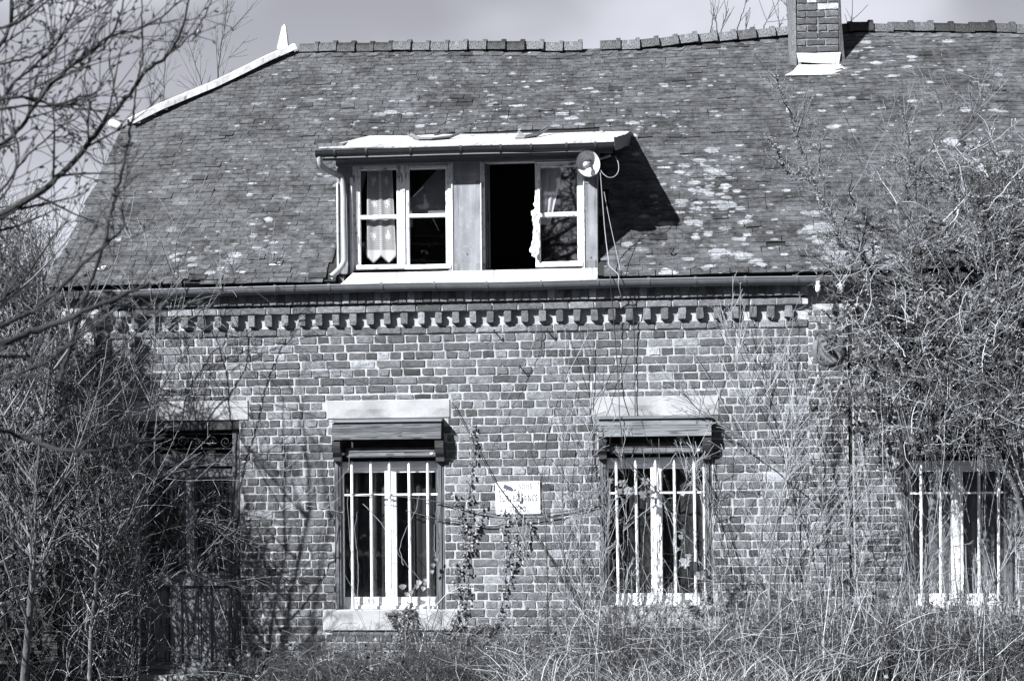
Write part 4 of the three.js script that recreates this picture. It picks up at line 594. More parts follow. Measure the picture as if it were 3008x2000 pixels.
// cables
{
  const line = (label, pts, r, mat, group) => { const P = pts.map(([a, b, z]) => W(a, b, z ?? 0.02)), c = thing('cable', label, 'cable', P[P.length - 1].toArray(), group); part('wire', cable(P, r, 6), mat, c); return c; };
  line('pale cable hanging from the dish lamp over the eaves gutter', [[1764, 506, 0.2], [1770, 584, 0.14], [1778, 683, 0.1], [1787, 756, 0.13], [1791, 782, 0.2], [1806, 795, 0.22], [1818, 810, 0.235], [1817, 835, 0.23], [1828, 880, 0.1]], 0.0048, M.cablePale);
  line('second thinner pale cable beside the dormer, right of the first', [[1775, 563, 0.1], [1784, 612, 0.1], [1795, 667, 0.12], [1814, 753, 0.16], [1822, 795, 0.2]], 0.0032, M.cablePale);
  line('thin dark wire dropping from the gutter past the lintel to the window box', [[1792, 784, 0.2], [1794, 830, 0.235], [1797, 870, 0.16], [1808, 1000, 0.06], [1818, 1150, 0.05], [1821, 1228, 0.16], [1826, 1270, 0.16], [1840, 1400, 0.06]], 0.0045, M.cable);
  line('straight dark wire running down to the top of the stone lintel', [[1858, 880, 0.1], [1864, 1000, 0.03], [1866, 1150, 0.02], [1866, 1222, 0.03]], 0.0045, M.cable);
  line('dark wire crossing the wall from window bars below the video sign', [[1030, 1452, 0.0], [1180, 1459, 0.0], [1279, 1473, 0.03], [1394, 1502, 0.03], [1474, 1512, 0.03], [1617, 1507, 0.03], [1703, 1493, 0.03], [1784, 1461, 0.03], [1815, 1449, 0.0]], 0.005, M.cable);
  line('lower sagging dark wire under the video sign', [[1192, 1500, -0.03], [1279, 1522, 0.03], [1371, 1536, 0.03], [1440, 1546, 0.03], [1531, 1532, 0.03], [1646, 1516, 0.03], [1761, 1478, 0.03], [1790, 1464, 0.0]], 0.005, M.cable);
  line('long slanting dark wire from the lintel past the edge of the video sign', [[1328, 1183, 0.03], [1395, 1305, 0.03], [1454, 1413, 0.035], [1520, 1502, 0.045], [1590, 1596, 0.03], [1640, 1680, 0.03], [1700, 1780, 0.05]], 0.004, M.cable);
  line('thin wire hanging beside the right end of the video sign', [[1745, 990, 0.02], [1740, 1150, 0.02], [1733, 1300, 0.03], [1728, 1500, 0.03]], 0.003, M.cable);
}
// the sign
{
  const cw = 640, chh = 470, cv = document.createElement('canvas'); cv.width = cw; cv.height = chh; const x = cv.getContext('2d');
  x.fillStyle = '#f1f1f3'; x.fillRect(0, 0, cw, chh); x.fillStyle = '#4e4e5a'; x.textAlign = 'left'; x.textBaseline = 'alphabetic';
  const word = (s, x0, x1, y0, y1) => { x.save(); x.font = 'bold 100px sans-serif'; const w = x.measureText(s).width; x.translate(x0, y1); x.scale((x1 - x0) / w, (y1 - y0) / 73); x.fillText(s, 0, 0); x.restore(); };
  word('SOUS', 332, 532, 34, 112); word('SURVEILLANCE', 44, 612, 196, 290); word('VIDEO', 190, 440, 354, 446);
  x.save(); x.translate(170, 92); x.rotate(0.42); x.fillRect(-62, -30, 140, 56); x.fillRect(78, -18, 18, 34); x.fillRect(-70, -38, 130, 8); x.restore(); x.beginPath(); x.moveTo(160, 112); x.lineTo(104, 136); x.lineTo(60, 136); x.lineTo(60, 120); x.lineTo(40, 120); x.lineTo(40, 156); x.lineTo(60, 156); x.lineTo(60, 148); x.lineTo(112, 148); x.lineTo(176, 122); x.fill();
  const t = new THREE.CanvasTexture(cv); t.colorSpace = THREE.SRGBColorSpace; const c = W(1521.5, 1462, 0.012), g = thing('warning_sign', 'white video surveillance sign fixed to the brick wall between two windows', 'sign', c.toArray());
  const b = cbox(-0.207, -0.152, -0.004, 0.207, 0.152, 0.0, 0.001); const m = part('plate', b, M.paintClean, null); m.position.set(0, 0, 0); m.rotation.z = 0.012; g.add(m);
  const f = shade(new THREE.Mesh(new THREE.PlaneGeometry(0.41, 0.3), new THREE.MeshStandardMaterial({ map: t, roughness: 0.45 }))); f.name = 'lettering'; f.position.z = 0.0015; f.rotation.z = 0.012; g.add(f);
  for (const [a, q] of [[-0.19, 0.135], [0.19, 0.135], [-0.19, -0.135], [0.19, -0.135]]) { const s = new THREE.SphereGeometry(0.006, 8, 5); s.scale(1, 1, 0.5); const k = shade(new THREE.Mesh(s, M.ironGrey)); k.name = 'screw'; k.position.set(a, q, 0.002); g.add(k); }
}

// ───────────── vegetation ─────────────
const up = V(0, 1, 0);
function gauss(r) { return (r() + r() + r() - 1.5) * 1.15; }
function bend(d, r, ang) { const a = V(r() - 0.5, r() - 0.5, r() - 0.5); a.addScaledVector(d, -a.dot(d)).normalize(); return d.clone().multiplyScalar(Math.cos(ang)).addScaledVector(a, Math.sin(ang)).normalize(); }
// one branch and, while lvl allows, its side branches: o = {wander, grav, ratio, dens, ang, min, tone, buds}
function grow(bufs, r, p, d, len, rad, lvl, o) {
  const n = Math.max(3, Math.min(12, Math.round(len / o.step))), pts = [p.clone()], q = p.clone(), dir = d.clone(), st = len / n, tip = lvl ? 0.35 : 0.3;
  for (let k = 0; k < n; k++) { dir.add(V(gauss(r), gauss(r), gauss(r)).multiplyScalar(o.wander)).addScaledVector(up, o.grav * (lvl ? 1 : 1.2)).normalize(); q.addScaledVector(dir, st); pts.push(q.clone()); }
  const t = o.tone * Math.exp(gauss(r) * 0.28), buf = rad > o.thick ? bufs[0] : bufs[1];
  buf.tube(pts, rad, Math.max(o.min, rad * tip), rad > 0.012 ? 7 : rad > 0.005 ? 5 : 3, C3(t, 0.8));
  if (o.buds && rad < 0.007) for (let k = 1; k <= n; k++) if (r() < o.buds) { const a = bend(pts[k].clone().sub(pts[k - 1]).normalize(), r, 0.7); bufs[1].tube([pts[k], pts[k].clone().addScaledVector(a, 0.008), pts[k].clone().addScaledVector(a, 0.017)], 0.003, 0.001, 4, C3(t * 1.2, 0.8), (f) => [0.0015, 0.0036, 0.0008][Math.round(f * 2)]); }
  if (lvl > 0) {
    const m = Math.round(len * o.dens * (0.7 + 0.6 * r()) + o.plus);
    for (let i = 0; i < m; i++) { const f = 0.15 + 0.85 * Math.pow(r(), 0.8), k = Math.min(n - 1, Math.floor(f * n)), b = pts[k].clone().lerp(pts[k + 1], f * n - k), bd = pts[k + 1].clone().sub(pts[k]).normalize(), cr = Math.max(o.min, lerp(rad, rad * tip, f) * (0.4 + 0.3 * r())); grow(bufs, r, b, bend(bd, r, o.ang * (0.6 + 0.8 * r())), len * o.ratio * (0.5 + 0.8 * r()) * (1.15 - 0.6 * f), cr, lvl - 1, o); }
  }
}
const OPT = { step: 0.07, wander: 0.11, grav: 0.03, ratio: 0.42, dens: 6, plus: 1, ang: 0.75, min: 0.0024, thick: 0.008, tone: 0.22, buds: 0 };
const limbPts = (pl, r, jit = 0.012) => { const P = pl.map(([a, b, z]) => W(a, b, z)), c = new THREE.CatmullRomCurve3(P, false, 'centripetal'), n = Math.max(6, pl.length * 4), o = c.getPoints(n); o.forEach((p, i) => { if (i) p.add(V(gauss(r), gauss(r), gauss(r)).multiplyScalar(jit)); }); return o; };
function limb(bufs, r, pl, r0, r1, o, twigs, lvl = 1, tl = 0.35, from = 0) {
  const pts = limbPts(pl, r, o.jit ?? 0.008), n = pts.length - 1; bufs[0].tube(pts, r0, r1, r0 > 0.015 ? 9 : 6, C3(o.tone, 0.8));
  for (let i = 0; i < twigs; i++) { const f = from + (1 - from) * r(), k = Math.min(n - 1, Math.floor(f * n)), b = pts[k].clone().lerp(pts[k + 1], f * n - k), bd = pts[k + 1].clone().sub(pts[k]).normalize(); grow(bufs, r, b, bend(bd, r, o.ang * (0.6 + 0.8 * r())), tl * (0.4 + 1.0 * r()), Math.max(o.min * 1.3, Math.min(lerp(r0, r1, f) * 0.55, 0.006)), lvl, o); }
  return pts;
}
const finish = (t, bufs, a = 'branches', b = 'twigs') => { bufs[0].build(a, M.limb, t); bufs[1].build(b, M.bark, t, 'stuff'); return t; };

// the near bare tree whose limbs cross the upper left, close to the camera
{
  const r = rngOf(101), B = [new Buf(), new Buf()], z = 8.7, o = { ...OPT, tone: 0.05, min: 0.0012, step: 0.045, wander: 0.13, grav: 0.045, ratio: 0.5, dens: 7, ang: 0.6, buds: 0.35, thick: 0.0045, jit: 0.003 };
  const t = thing('bare_tree', 'dark leafless tree with bud-tipped limbs reaching across the sky near the camera', 'tree', [-2.6, -0.1, 9.2]);
  const L = (pl, r0, r1, n, lv = 1, tl = 0.26, dz = 0, fr = 0.05) => limb(B, r, pl.map(([a, b], i) => [a, b, z + dz + 0.04 * Math.sin(i * 2.3)]), r0 * 0.86, r1 * 0.86, o, n, lv, tl, fr);
  L([[-260, 760], [-120, 690], [0, 632], [120, 560], [180, 510], [245, 440], [300, 365], [345, 318], [395, 255], [430, 205], [480, 172], [520, 120], [545, 40], [562, -60]], 0.0125, 0.0032, 16, 1, 0.22);
  L([[395, 255], [412, 200], [418, 130], [415, 60], [418, -40]], 0.004, 0.002, 3, 0, 0.15); L([[480, 172], [560, 105], [600, 50], [625, -20]], 0.003, 0.0018, 4, 0, 0.14);
  L([[-120, 520], [0, 428], [60, 370], [130, 270], [200, 200], [300, 130], [345, 60], [372, -40]], 0.008, 0.003, 22, 1, 0.24); L([[200, 200], [330, 100], [410, 85], [510, 20], [552, -20]], 0.0042, 0.002, 9, 1, 0.2);
  L([[-90, 260], [0, 130], [25, 80], [35, 20], [30, -40]], 0.007, 0.005, 14, 1, 0.25); L([[-100, 300], [60, 285], [130, 302], [210, 300], [280, 270], [302, 220]], 0.006, 0.002, 20, 1, 0.2); L([[-100, 345], [60, 312], [140, 312], [230, 285]], 0.005, 0.002, 16, 1, 0.2, 0.1);
  L([[-60, 100], [60, 60], [130, 10], [180, -40]], 0.005, 0.002, 14, 1, 0.22, 0.15); L([[-80, 400], [30, 255], [90, 200], [170, 120], [215, 30], [230, -40]], 0.006, 0.0025, 18, 1, 0.24, -0.1); L([[-80, 200], [40, 180], [120, 150], [200, 80], [260, 20]], 0.0045, 0.002, 16, 1, 0.22, 0.2);
  L([[398, 258], [391, 330], [377, 400], [362, 480], [345, 560], [326, 620], [310, 690], [280, 790], [252, 860], [222, 960], [195, 1050], [165, 1140]], 0.0035, 0.0085, 5, 0, 0.14);
  L([[-200, 1020], [-20, 965], [80, 920], [180, 840], [260, 760], [330, 700], [370, 655]], 0.0085, 0.003, 10, 1, 0.2, 0.5); L([[-200, 1080], [0, 1010], [100, 972], [200, 935], [330, 880], [440, 830]], 0.012, 0.004, 8, 1, 0.2, 0.9); L([[-200, 1230], [-20, 1255], [80, 1290], [200, 1322], [330, 1318], [480, 1284]], 0.009, 0.004, 6, 0, 0.2, 0.4);
  L([[-100, 960], [0, 885], [60, 830], [150, 700], [205, 640]], 0.006, 0.002, 10, 1, 0.2, 0.2); L([[245, 440], [292, 478], [340, 478], [402, 452]], 0.0026, 0.0014, 2, 0, 0.12); L([[345, 318], [330, 240], [318, 170], [325, 110]], 0.003, 0.0016, 3, 0, 0.14); L([[300, 365], [260, 300], [250, 210], [280, 140]], 0.0032, 0.0016, 5, 0, 0.14);
  L([[-100, 1180], [0, 1120], [140, 1060], [240, 980], [330, 930]], 0.006, 0.002, 12, 1, 0.22, 0.6); L([[-150, 700], [0, 560], [70, 470], [140, 400], [230, 340]], 0.005, 0.002, 12, 1, 0.2, -0.2); L([[-40, 640], [40, 520], [50, 430], [30, 330]], 0.0035, 0.0018, 9, 1, 0.2, 0.1);
  B[0].tube([V(-2.9, -0.15, 9.3), V(-2.85, 0.8, 9.2), V(-2.75, 1.7, 9.1), W(-260, 760, 8.7)], 0.05, 0.016, 9, C3(0.04)); B[0].tube([V(-2.88, 0.6, 9.2), V(-2.8, 1.4, 9.3), V(-2.65, 2.0, 9.0), W(-120, 520, 8.7)], 0.03, 0.009, 8, C3(0.04)); B[0].tube([V(-2.9, 0.5, 9.2), W(-330, 1180, 9.1), W(-200, 1080, 9.6)], 0.03, 0.012, 8, C3(0.04));
  finish(t, B);
}
// fine saplings beyond the hip and over the ridge
{
  const o = { ...OPT, tone: 0.16, grav: 0.05, wander: 0.06, ratio: 0.4, dens: 3.4, ang: 0.5, min: 0.0028, step: 0.16, thick: 0.01 };
  const S = (label, seed, pl, r0, n, tl) => { const r = rngOf(seed), B = [new Buf(), new Buf()], t = thing('bare_sapling', label, 'tree', [W(pl[0][0], 900, pl[0][2]).x, 0, pl[0][2]], undefined), p = W(...pl[0]); B[0].tube([V(p.x, 0, p.z), V(p.x + 0.03, p.y * 0.5, p.z), p], r0 * 1.6, r0, 6, C3(o.tone)); limb(B, r, pl, r0, 0.003, { ...o, jit: 0.012 }, n, 1, tl, 0.0); return finish(t, B, 'stem', 'twigs'); };
  S('tall pale sapling beyond the hip, just left of the white finial', 201, [[632, 300, -6.5], [640, 200, -6.5], [655, 100, -6.5], [668, -10, -6.5], [680, -90, -6.5]], 0.013, 30, 0.62);
  S('leaning sapling behind the middle of the white hip flashing', 202, [[606, 320, -6.8], [590, 250, -6.8], [566, 170, -6.8], [545, 95, -6.8]], 0.010, 26, 0.6); S('slim upright sapling rising behind the lower hip', 203, [[478, 400, -6.2], [479, 300, -6.2], [484, 180, -6.2], [486, 75, -6.2]], 0.011, 26, 0.5); S('crooked sapling behind the lower end of the hip flashing', 204, [[452, 420, -6.6], [446, 320, -6.6], [440, 250, -6.6], [425, 170, -6.6]], 0.009, 22, 0.5);
  S('spreading sapling left of the hip end cap', 205, [[310, 560, -6], [300, 450, -6], [270, 360, -6], [250, 300, -6]], 0.010, 26, 0.55);
  const T = (label, seed, pls) => { const r = rngOf(seed), B = [new Buf(), new Buf()], f = pls[0][0], t = thing('bare_treetop', label, 'tree', [W(f[0], 900, f[2]).x, 0, f[2]]), p = W(...f); B[0].tube([V(p.x, 0, p.z), V(p.x, p.y * 0.6, p.z), p], 0.05, 0.012, 7, C3(0.12)); pls.forEach((pl) => { limb(B, r, pl, 0.012, 0.004, { ...o, tone: 0.1, buds: 0.25, min: 0.004, jit: 0.01 }, 5, 0, 0.28, 0.35); B[0].tube([p, W(...pl[0])], 0.012, 0.011, 5, C3(0.1)); }); return finish(t, B, 'branches', 'twigs'); };
  T('budding treetop showing over the ridge left of the chimney', 211, [[[2110, 190, -7], [2108, 95, -7], [2095, 20, -7]], [[2112, 190, -7], [2120, 90, -7], [2140, 25, -7]], [[2085, 190, -7], [2090, 80, -7], [2098, 30, -7]], [[2150, 190, -7], [2165, 90, -7], [2180, 45, -7], [2192, 5, -7]], [[2188, 190, -7], [2192, 90, -7], [2195, 40, -7]]]);
  T('thin treetop directly beside the left face of the chimney', 212, [[[2320, 180, -6.5], [2318, 70, -6.5], [2315, 20, -6.5], [2305, -20, -6.5]], [[2300, 190, -6.5], [2318, 70, -6.5], [2330, 30, -6.5]], [[2240, 190, -6.5], [2245, 80, -6.5], [2258, 55, -6.5]], [[2288, 190, -6.5], [2290, 90, -6.5], [2291, 70, -6.5]]]);
  T('single twig standing over the ridge right of the chimney', 213, [[[2498, 180, -6.5], [2500, 75, -6.5], [2508, 52, -6.5]]]);
}
// dense thicket at the left: countless stems and twigs in front of and beyond the gable
{
  const twig = (B, r, p, len, tone, rad, gravBias) => { const d = V(gauss(r) * 0.8, 0.25 + r() * 0.9, gauss(r) * 0.6).normalize(), n = 6, pts = [p.clone()], q = p.clone(); for (let k = 0; k < n; k++) { d.add(V(gauss(r), gauss(r), gauss(r)).multiplyScalar(0.3)).addScaledVector(up, gravBias).normalize(); q.addScaledVector(d, len / n); pts.push(q.clone()); } B.tube(pts, rad, rad * 0.35, 3, C3(tone, 0.8)); };
  const mass = (name, label, seed, n, place, tone, lenR, radR, leaves, open) => { const r = rngOf(seed), B = new Buf(); for (let i = 0; i < n; i++) { const p = place(r); if (p) twig(B, r, p, lerp(lenR[0], lenR[1], r()), (r() < 0.74 ? 0.035 : tone * 2.1) * Math.exp(gauss(r) * 0.4), lerp(radR[0], radR[1], r() * r()), -0.04); }
    if (leaves) for (let i = 0; i < leaves; i++) { const p = place(r); if (p && !(open && p.x > -5.0 && r() < 0.8)) { const d = V(gauss(r), gauss(r) - 0.4, gauss(r)).normalize(), nn = bend(d, r, 1.57); B.leaf(p, d, nn, 0.022 + r() * 0.03, 0.014 + r() * 0.014, C3(0.03 * (0.6 + r()), 0.8)); } }
    const t = B.build(name, M.bark, null, 'stuff'); t.name = numbered(name); t.userData = { kind: 'stuff', label }; return t; };
  mass('thicket', 'dense thicket of fine twigs, dark leaves added as shade, in front of the left end of the house', 301, 3900, (r) => { const px = -260 + 660 * Math.pow(r(), 1.1), z = 0.3 + (px < 150 ? 1.2 : 0.9) * r(), py = lerp(2100, 740 + Math.max(0, px) * 0.6 + Math.max(0, px - 120) * 1.5, Math.pow(r(), 0.8)); return W(px, py, z); }, 0.15, [0.2, 0.7], [0.0026, 0.0078], 8000, true);  // dark leaves mixed in stand for the deep shade among the twigs
  mass('thicket', 'tangled brush growing beyond the gable end of the house', 302, 5000, (r) => { const px = -300 + 470 * r(), py = lerp(1500, 560 + 120 * r() + Math.max(0, px) * 0.6, r()); return W(px, py, -1 - 5 * r()); }, 0.2, [0.25, 0.8], [0.003, 0.008], 3500);
  // unseen leafy screen added at the left to shade thicket foot and doorway
  mass('thicket', 'added unseen brush outside the left edge that shades the doorway', 303, 2600, (r) => { const z = 1.6 + 2.6 * r(), y = 4.6 * Math.pow(r(), 0.8); return V(-4.45 - 0.9 * z - 0.35 * y * r() - 3.4 * r(), y, z); }, 0.12, [0.3, 0.8], [0.003, 0.008], 0);
  { const r = rngOf(304), B = new Buf(); for (let i = 0; i < 15000; i++) { const z = 1.9 + 2.8 * r(), y = 5.1 * r() * (0.75 + 0.4 * vn(z * 2, i * 0.01)); const p = V(-4.5 - 0.9 * z - 3.2 * Math.pow(r(), 1.3), y, z), d = V(gauss(r), gauss(r) - 0.3, gauss(r)).normalize(); B.leaf(p, d, bend(d, r, 1.57), 0.10 + 0.06 * r(), 0.09 + 0.05 * r(), C3(0.03)); } const t = B.build('added_shade_screen', M.leaf, null, 'stuff'); t.userData = { kind: 'stuff', label: 'added unseen leaf screen beyond the left edge that shades the thicket and doorway' }; }
}
{
  const r = rngOf(306), B = new Buf(); for (let i = 0; i < 9000; i++) { const p = V(-5.7 - 9 * Math.pow(r(), 1.4), 0, -0.6 - 9 * r()); p.y = 2.9 * r() * (0.6 + 0.6 * vn(p.x * 0.7 + 30, p.z * 0.7 + 30)); const d = V(gauss(r), gauss(r) - 0.3, gauss(r)).normalize(); B.leaf(p, d, bend(d, r, 1.57), 0.09 + 0.08 * r(), 0.07 + 0.05 * r(), C3(0.03 * Math.exp(gauss(r) * 0.3))); }
  const t = B.build('undergrowth', M.leaf, null, 'stuff'); t.userData = { kind: 'stuff', label: 'dark evergreen undergrowth beyond the gable end of the house' };
}
// individual shrubs at the left, in front of door and wall
{
  const shrub = (label, seed, stems, o2 = {}) => { const r = rngOf(seed), B = [new Buf(), new Buf()], o = { ...OPT, tone: 0.24, wander: 0.085, grav: 0.0, ratio: 0.5, dens: 3.0, ang: 0.8, min: 0.002, step: 0.09, buds: 0.04, ...o2 }, f = stems[0].pl[0], b = W(...f), t = thing('bare_shrub', label, 'shrub', [b.x, 0, b.z]); for (const s of stems) limb(B, r, s.pl, s.r, s.e ?? 0.003, { ...o, jit: 0.014 }, Math.round(s.n * 0.6), s.lv ?? 1, (s.tl ?? 0.45) * 1.25, 0.12); return finish(t, B, 'stems', 'twigs'); };
  shrub('tall shrub of pale stems standing in front of the door frame', 401, [{ pl: [[385, 2040, 0.7], [392, 1700, 0.7], [402, 1400, 0.65], [440, 1180, 0.6], [455, 960, 0.55], [432, 800, 0.5], [425, 640, 0.5]], r: 0.014, n: 40 }, { pl: [[405, 2040, 0.8], [410, 1800, 0.75], [398, 1560, 0.7], [405, 1320, 0.7], [520, 1060, 0.6], [640, 860, 0.5], [700, 780, 0.5]], r: 0.013, n: 40 }, { pl: [[395, 1650, 0.7], [330, 1560, 0.8], [320, 1420, 0.8], [380, 1260, 0.7], [330, 1100, 0.6], [345, 980, 0.5]], r: 0.010, n: 30 }], { tone: 0.26 });
  shrub('shrub with one stout pale trunk left of the door', 402, [{ pl: [[262, 2040, 1.2], [270, 1820, 1.2], [278, 1700, 1.2], [285, 1560, 1.1], [250, 1380, 1.1], [210, 1240, 1.1]], r: 0.020, n: 40, tl: 0.5 }, { pl: [[278, 1700, 1.2], [330, 1590, 1.1], [420, 1460, 1.0], [520, 1380, 1.0]], r: 0.008, n: 24 }], { tone: 0.30 });
  shrub('slender shrub leaning up over the cornice at the left', 403, [{ pl: [[310, 2040, 0.5], [318, 1750, 0.5], [320, 1480, 0.45], [345, 1230, 0.4], [430, 1010, 0.35], [560, 880, 0.3]], r: 0.011, n: 34 }, { pl: [[318, 1750, 0.5], [360, 1500, 0.5], [385, 1260, 0.5], [392, 1040, 0.45], [388, 860, 0.4], [384, 680, 0.4]], r: 0.009, n: 34 }], { tone: 0.28 });
  shrub('arching thorny shrub spread across the lower door panels', 404, [{ pl: [[180, 2040, 1.0], [260, 1800, 1.0], [380, 1720, 0.9], [480, 1690, 0.85], [560, 1680, 0.8], [690, 1730, 0.7]], r: 0.010, n: 36, tl: 0.3 }, { pl: [[520, 1770, 0.75], [560, 1670, 0.7], [660, 1580, 0.65], [790, 1510, 0.5], [850, 1490, 0.45], [960, 1465, 0.35]], r: 0.009, n: 12, tl: 0.25 }, { pl: [[800, 1508, 0.5], [830, 1400, 0.45], [855, 1350, 0.4]], r: 0.004, n: 6, tl: 0.15 }, { pl: [[220, 1640, 1.1], [250, 1530, 1.0], [340, 1536, 1.0]], r: 0.008, n: 14, tl: 0.3 }], { tone: 0.30 });
  shrub('twiggy shrub in front of the leaded door glass', 405, [{ pl: [[430, 2040, 0.5], [440, 1800, 0.5], [470, 1600, 0.45], [520, 1480, 0.4], [640, 1500, 0.4]], r: 0.008, n: 40, tl: 0.35 }, { pl: [[440, 1800, 0.5], [520, 1600, 0.5], [600, 1530, 0.45], [690, 1600, 0.4]], r: 0.006, n: 34, tl: 0.3 }, { pl: [[500, 2040, 0.4], [520, 1900, 0.4], [560, 1760, 0.4], [600, 1640, 0.35]], r: 0.006, n: 22, tl: 0.3 }], { tone: 0.28, dens: 4 });
  shrub('many-stemmed shrub before the left cornice, twigs over the gutter', 406, [{ pl: [[240, 2040, 0.9], [250, 1700, 0.9], [230, 1380, 0.8], [300, 1080, 0.7], [480, 900, 0.6], [520, 700, 0.55], [545, 640, 0.5]], r: 0.012, n: 44, lv: 1 }, { pl: [[230, 1380, 0.8], [170, 1160, 0.9], [190, 960, 0.9], [280, 820, 0.8]], r: 0.009, n: 34 }], { tone: 0.2, dens: 4 });
  // three trees out in the sun at the left, whose shadows fall on the wall beside the door
  const caster = (label, seed, x, z, h, lean) => { const r = rngOf(seed), B = [new Buf(), new Buf()], t = thing('bare_tree', label, 'tree', [x, -0.05, z]), o = { ...OPT, tone: 0.16, wander: 0.07, grav: 0.05, ratio: 0.5, dens: 3.0, plus: 2, ang: 0.55, step: 0.14, min: 0.003, thick: 0.012 }; const P = [V(x, -0.05, z), V(x + lean * 0.3, h * 0.3, z), V(x + lean * 0.4, h * 0.6, z - 0.05), V(x + lean, h, z)]; const c = new THREE.CatmullRomCurve3(P).getPoints(12); B[0].tube(c, 0.034, 0.008, 8, C3(0.15)); for (let i = 0; i < 15; i++) { const f = 0.25 + 0.75 * r(), p = c[Math.min(11, Math.floor(f * 12))]; grow(B, r, p, bend(up, r, 0.5 + 0.4 * r()), 0.7 + 0.6 * r(), 0.012, 2, o); } return finish(t, B, 'branches', 'twigs'); };
  caster('slim bare tree in the thicket whose shadow falls beside the door', 411, -5.35, 2.2, 3.9, 0.5); caster('second slim bare tree further out in the thicket', 412, -5.75, 2.9, 4.6, 0.45); caster('bushy bare tree close to the left end of the house', 413, -4.95, 1.7, 3.0, 0.3);
}
// old mossy tree at the right, its limbs over the eaves, with hanging tangle
{
  const o = { ...OPT, tone: 0.16, wander: 0.16, grav: 0.02, ratio: 0.5, dens: 7, plus: 1, ang: 0.8, step: 0.06, buds: 0.25, min: 0.0018, jit: 0.016 };
  const tree = (label, seed, limbs, o2 = {}) => { const r = rngOf(seed), B = [new Buf(), new Buf()], m = new Buf(), f = limbs[0][0][0], b = W(...f), t = thing('mossy_tree', label, 'tree', [b.x, 0, b.z]); for (const [pl, r0, r1, n, lv, tl] of limbs) { const pts = limb(B, r, pl, r0, r1, { ...o, ...o2 }, n, lv ?? 1, tl ?? 0.4, 0.15); if (r0 > 0.012) for (let i = 0; i < pts.length * 26; i++) { const k = Math.floor(r() * (pts.length - 1)), p = pts[k].clone().lerp(pts[k + 1], r()), d = V(gauss(r), gauss(r), gauss(r)).normalize(), q = lerp(r0, r1, k / pts.length); p.addScaledVector(d, q * 0.9); const e = p.clone().addScaledVector(d, 0.012 + 0.02 * r()), s = bend(d, r, 1.5).multiplyScalar(0.005 + 0.005 * r()); m.face(p.clone().add(s), p.clone().sub(s), e, C3(0.22 * (0.6 + r()), 0.7)); } } finish(t, B); m.build('moss', M.leaf, t, 'stuff'); return t; };
  tree('leaning mossy limb with knobbly twigs rising towards the chimney', 501, [
    [[[3090, 2060, 0.9], [3050, 1700, 0.85], [2960, 1380, 0.8], [2780, 1180, 0.75], [2650, 1070, 0.7], [2560, 860, 0.65], [2480, 700, 0.6], [2420, 600, 0.55], [2370, 500, 0.5], [2340, 400, 0.5], [2310, 300, 0.5], [2275, 215, 0.5]], 0.024, 0.004, 60, 1, 0.3],
    [[[2420, 600, 0.55], [2380, 525, 0.5], [2310, 500, 0.5], [2290, 460, 0.5], [2250, 395, 0.5]], 0.014, 0.004, 20, 1, 0.2], [[[2480, 700, 0.6], [2400, 610, 0.5], [2350, 540, 0.5]], 0.008, 0.003, 14, 1, 0.2], [[[2440, 640, 0.55], [2410, 470, 0.5], [2420, 380, 0.5]], 0.010, 0.003, 24, 1, 0.25], [[[2340, 400, 0.5], [2360, 330, 0.5], [2368, 285, 0.5]], 0.007, 0.003, 16, 1, 0.16]], { tone: 0.16 });
  tree('forked mossy tree with the thickest trunk at the right edge of the house', 502, [
    [[[3110, 2060, 1.0], [3090, 1700, 1.0], [3020, 1350, 0.9], [2880, 1090, 0.88], [2830, 980, 0.85], [2900, 800, 0.8], [2850, 650, 0.75], [2790, 560, 0.7], [2740, 510, 0.7], [2640, 470, 0.65], [2560, 500, 0.6]], 0.022, 0.006, 70, 1, 0.42],
    [[[3020, 1350, 0.9], [2975, 1150, 0.9], [2965, 850, 0.85], [2970, 700, 0.8], [2990, 560, 0.8], [3040, 450, 0.8]], 0.020, 0.007, 50, 1, 0.42], [[[2830, 1000, 0.85], [2700, 850, 0.8], [2670, 700, 0.75], [2668, 560, 0.7], [2670, 430, 0.7], [2655, 330, 0.7]], 0.014, 0.004, 50, 1, 0.4], [[[2740, 510, 0.7], [2830, 400, 0.7], [2880, 300, 0.7], [2892, 220, 0.7]], 0.008, 0.003, 24, 1, 0.35], [[[2668, 560, 0.7], [2740, 420, 0.7], [2770, 330, 0.7], [2750, 250, 0.7]], 0.007, 0.003, 24, 1, 0.32]], { tone: 0.17 });
  tree('gnarled mossy tree whose crooked branches hang before the barred window', 503, [
    [[[3040, 2060, 0.7], [3020, 1600, 0.7], [2960, 1250, 0.65], [2860, 1130, 0.6], [2760, 1060, 0.6], [2720, 1010, 0.6], [2735, 960, 0.55], [2700, 900, 0.5]], 0.022, 0.006, 50, 1, 0.34], [[[2760, 1060, 0.6], [2700, 1140, 0.6], [2690, 1200, 0.6]], 0.010, 0.003, 24, 1, 0.28], [[[2860, 1130, 0.6], [2780, 1240, 0.65], [2760, 1300, 0.65]], 0.009, 0.003, 26, 1, 0.28], [[[2960, 1250, 0.65], [2900, 1280, 0.7], [2870, 1330, 0.7]], 0.008, 0.003, 26, 1, 0.28], [[[2700, 900, 0.5], [2620, 880, 0.5], [2520, 900, 0.45], [2440, 970, 0.4]], 0.009, 0.003, 34, 1, 0.3], [[[2620, 880, 0.5], [2540, 800, 0.5], [2470, 790, 0.5], [2400, 760, 0.5]], 0.007, 0.003, 34, 1, 0.28], [[[2860, 1130, 0.6], [2920, 950, 0.6], [3010, 860, 0.6]], 0.010, 0.004, 26, 1, 0.3]], { tone: 0.18, grav: -0.01 });
  // the climbing tangle over the trees, with seed plumes: one mass
  const r = rngOf(521), B = new Buf();
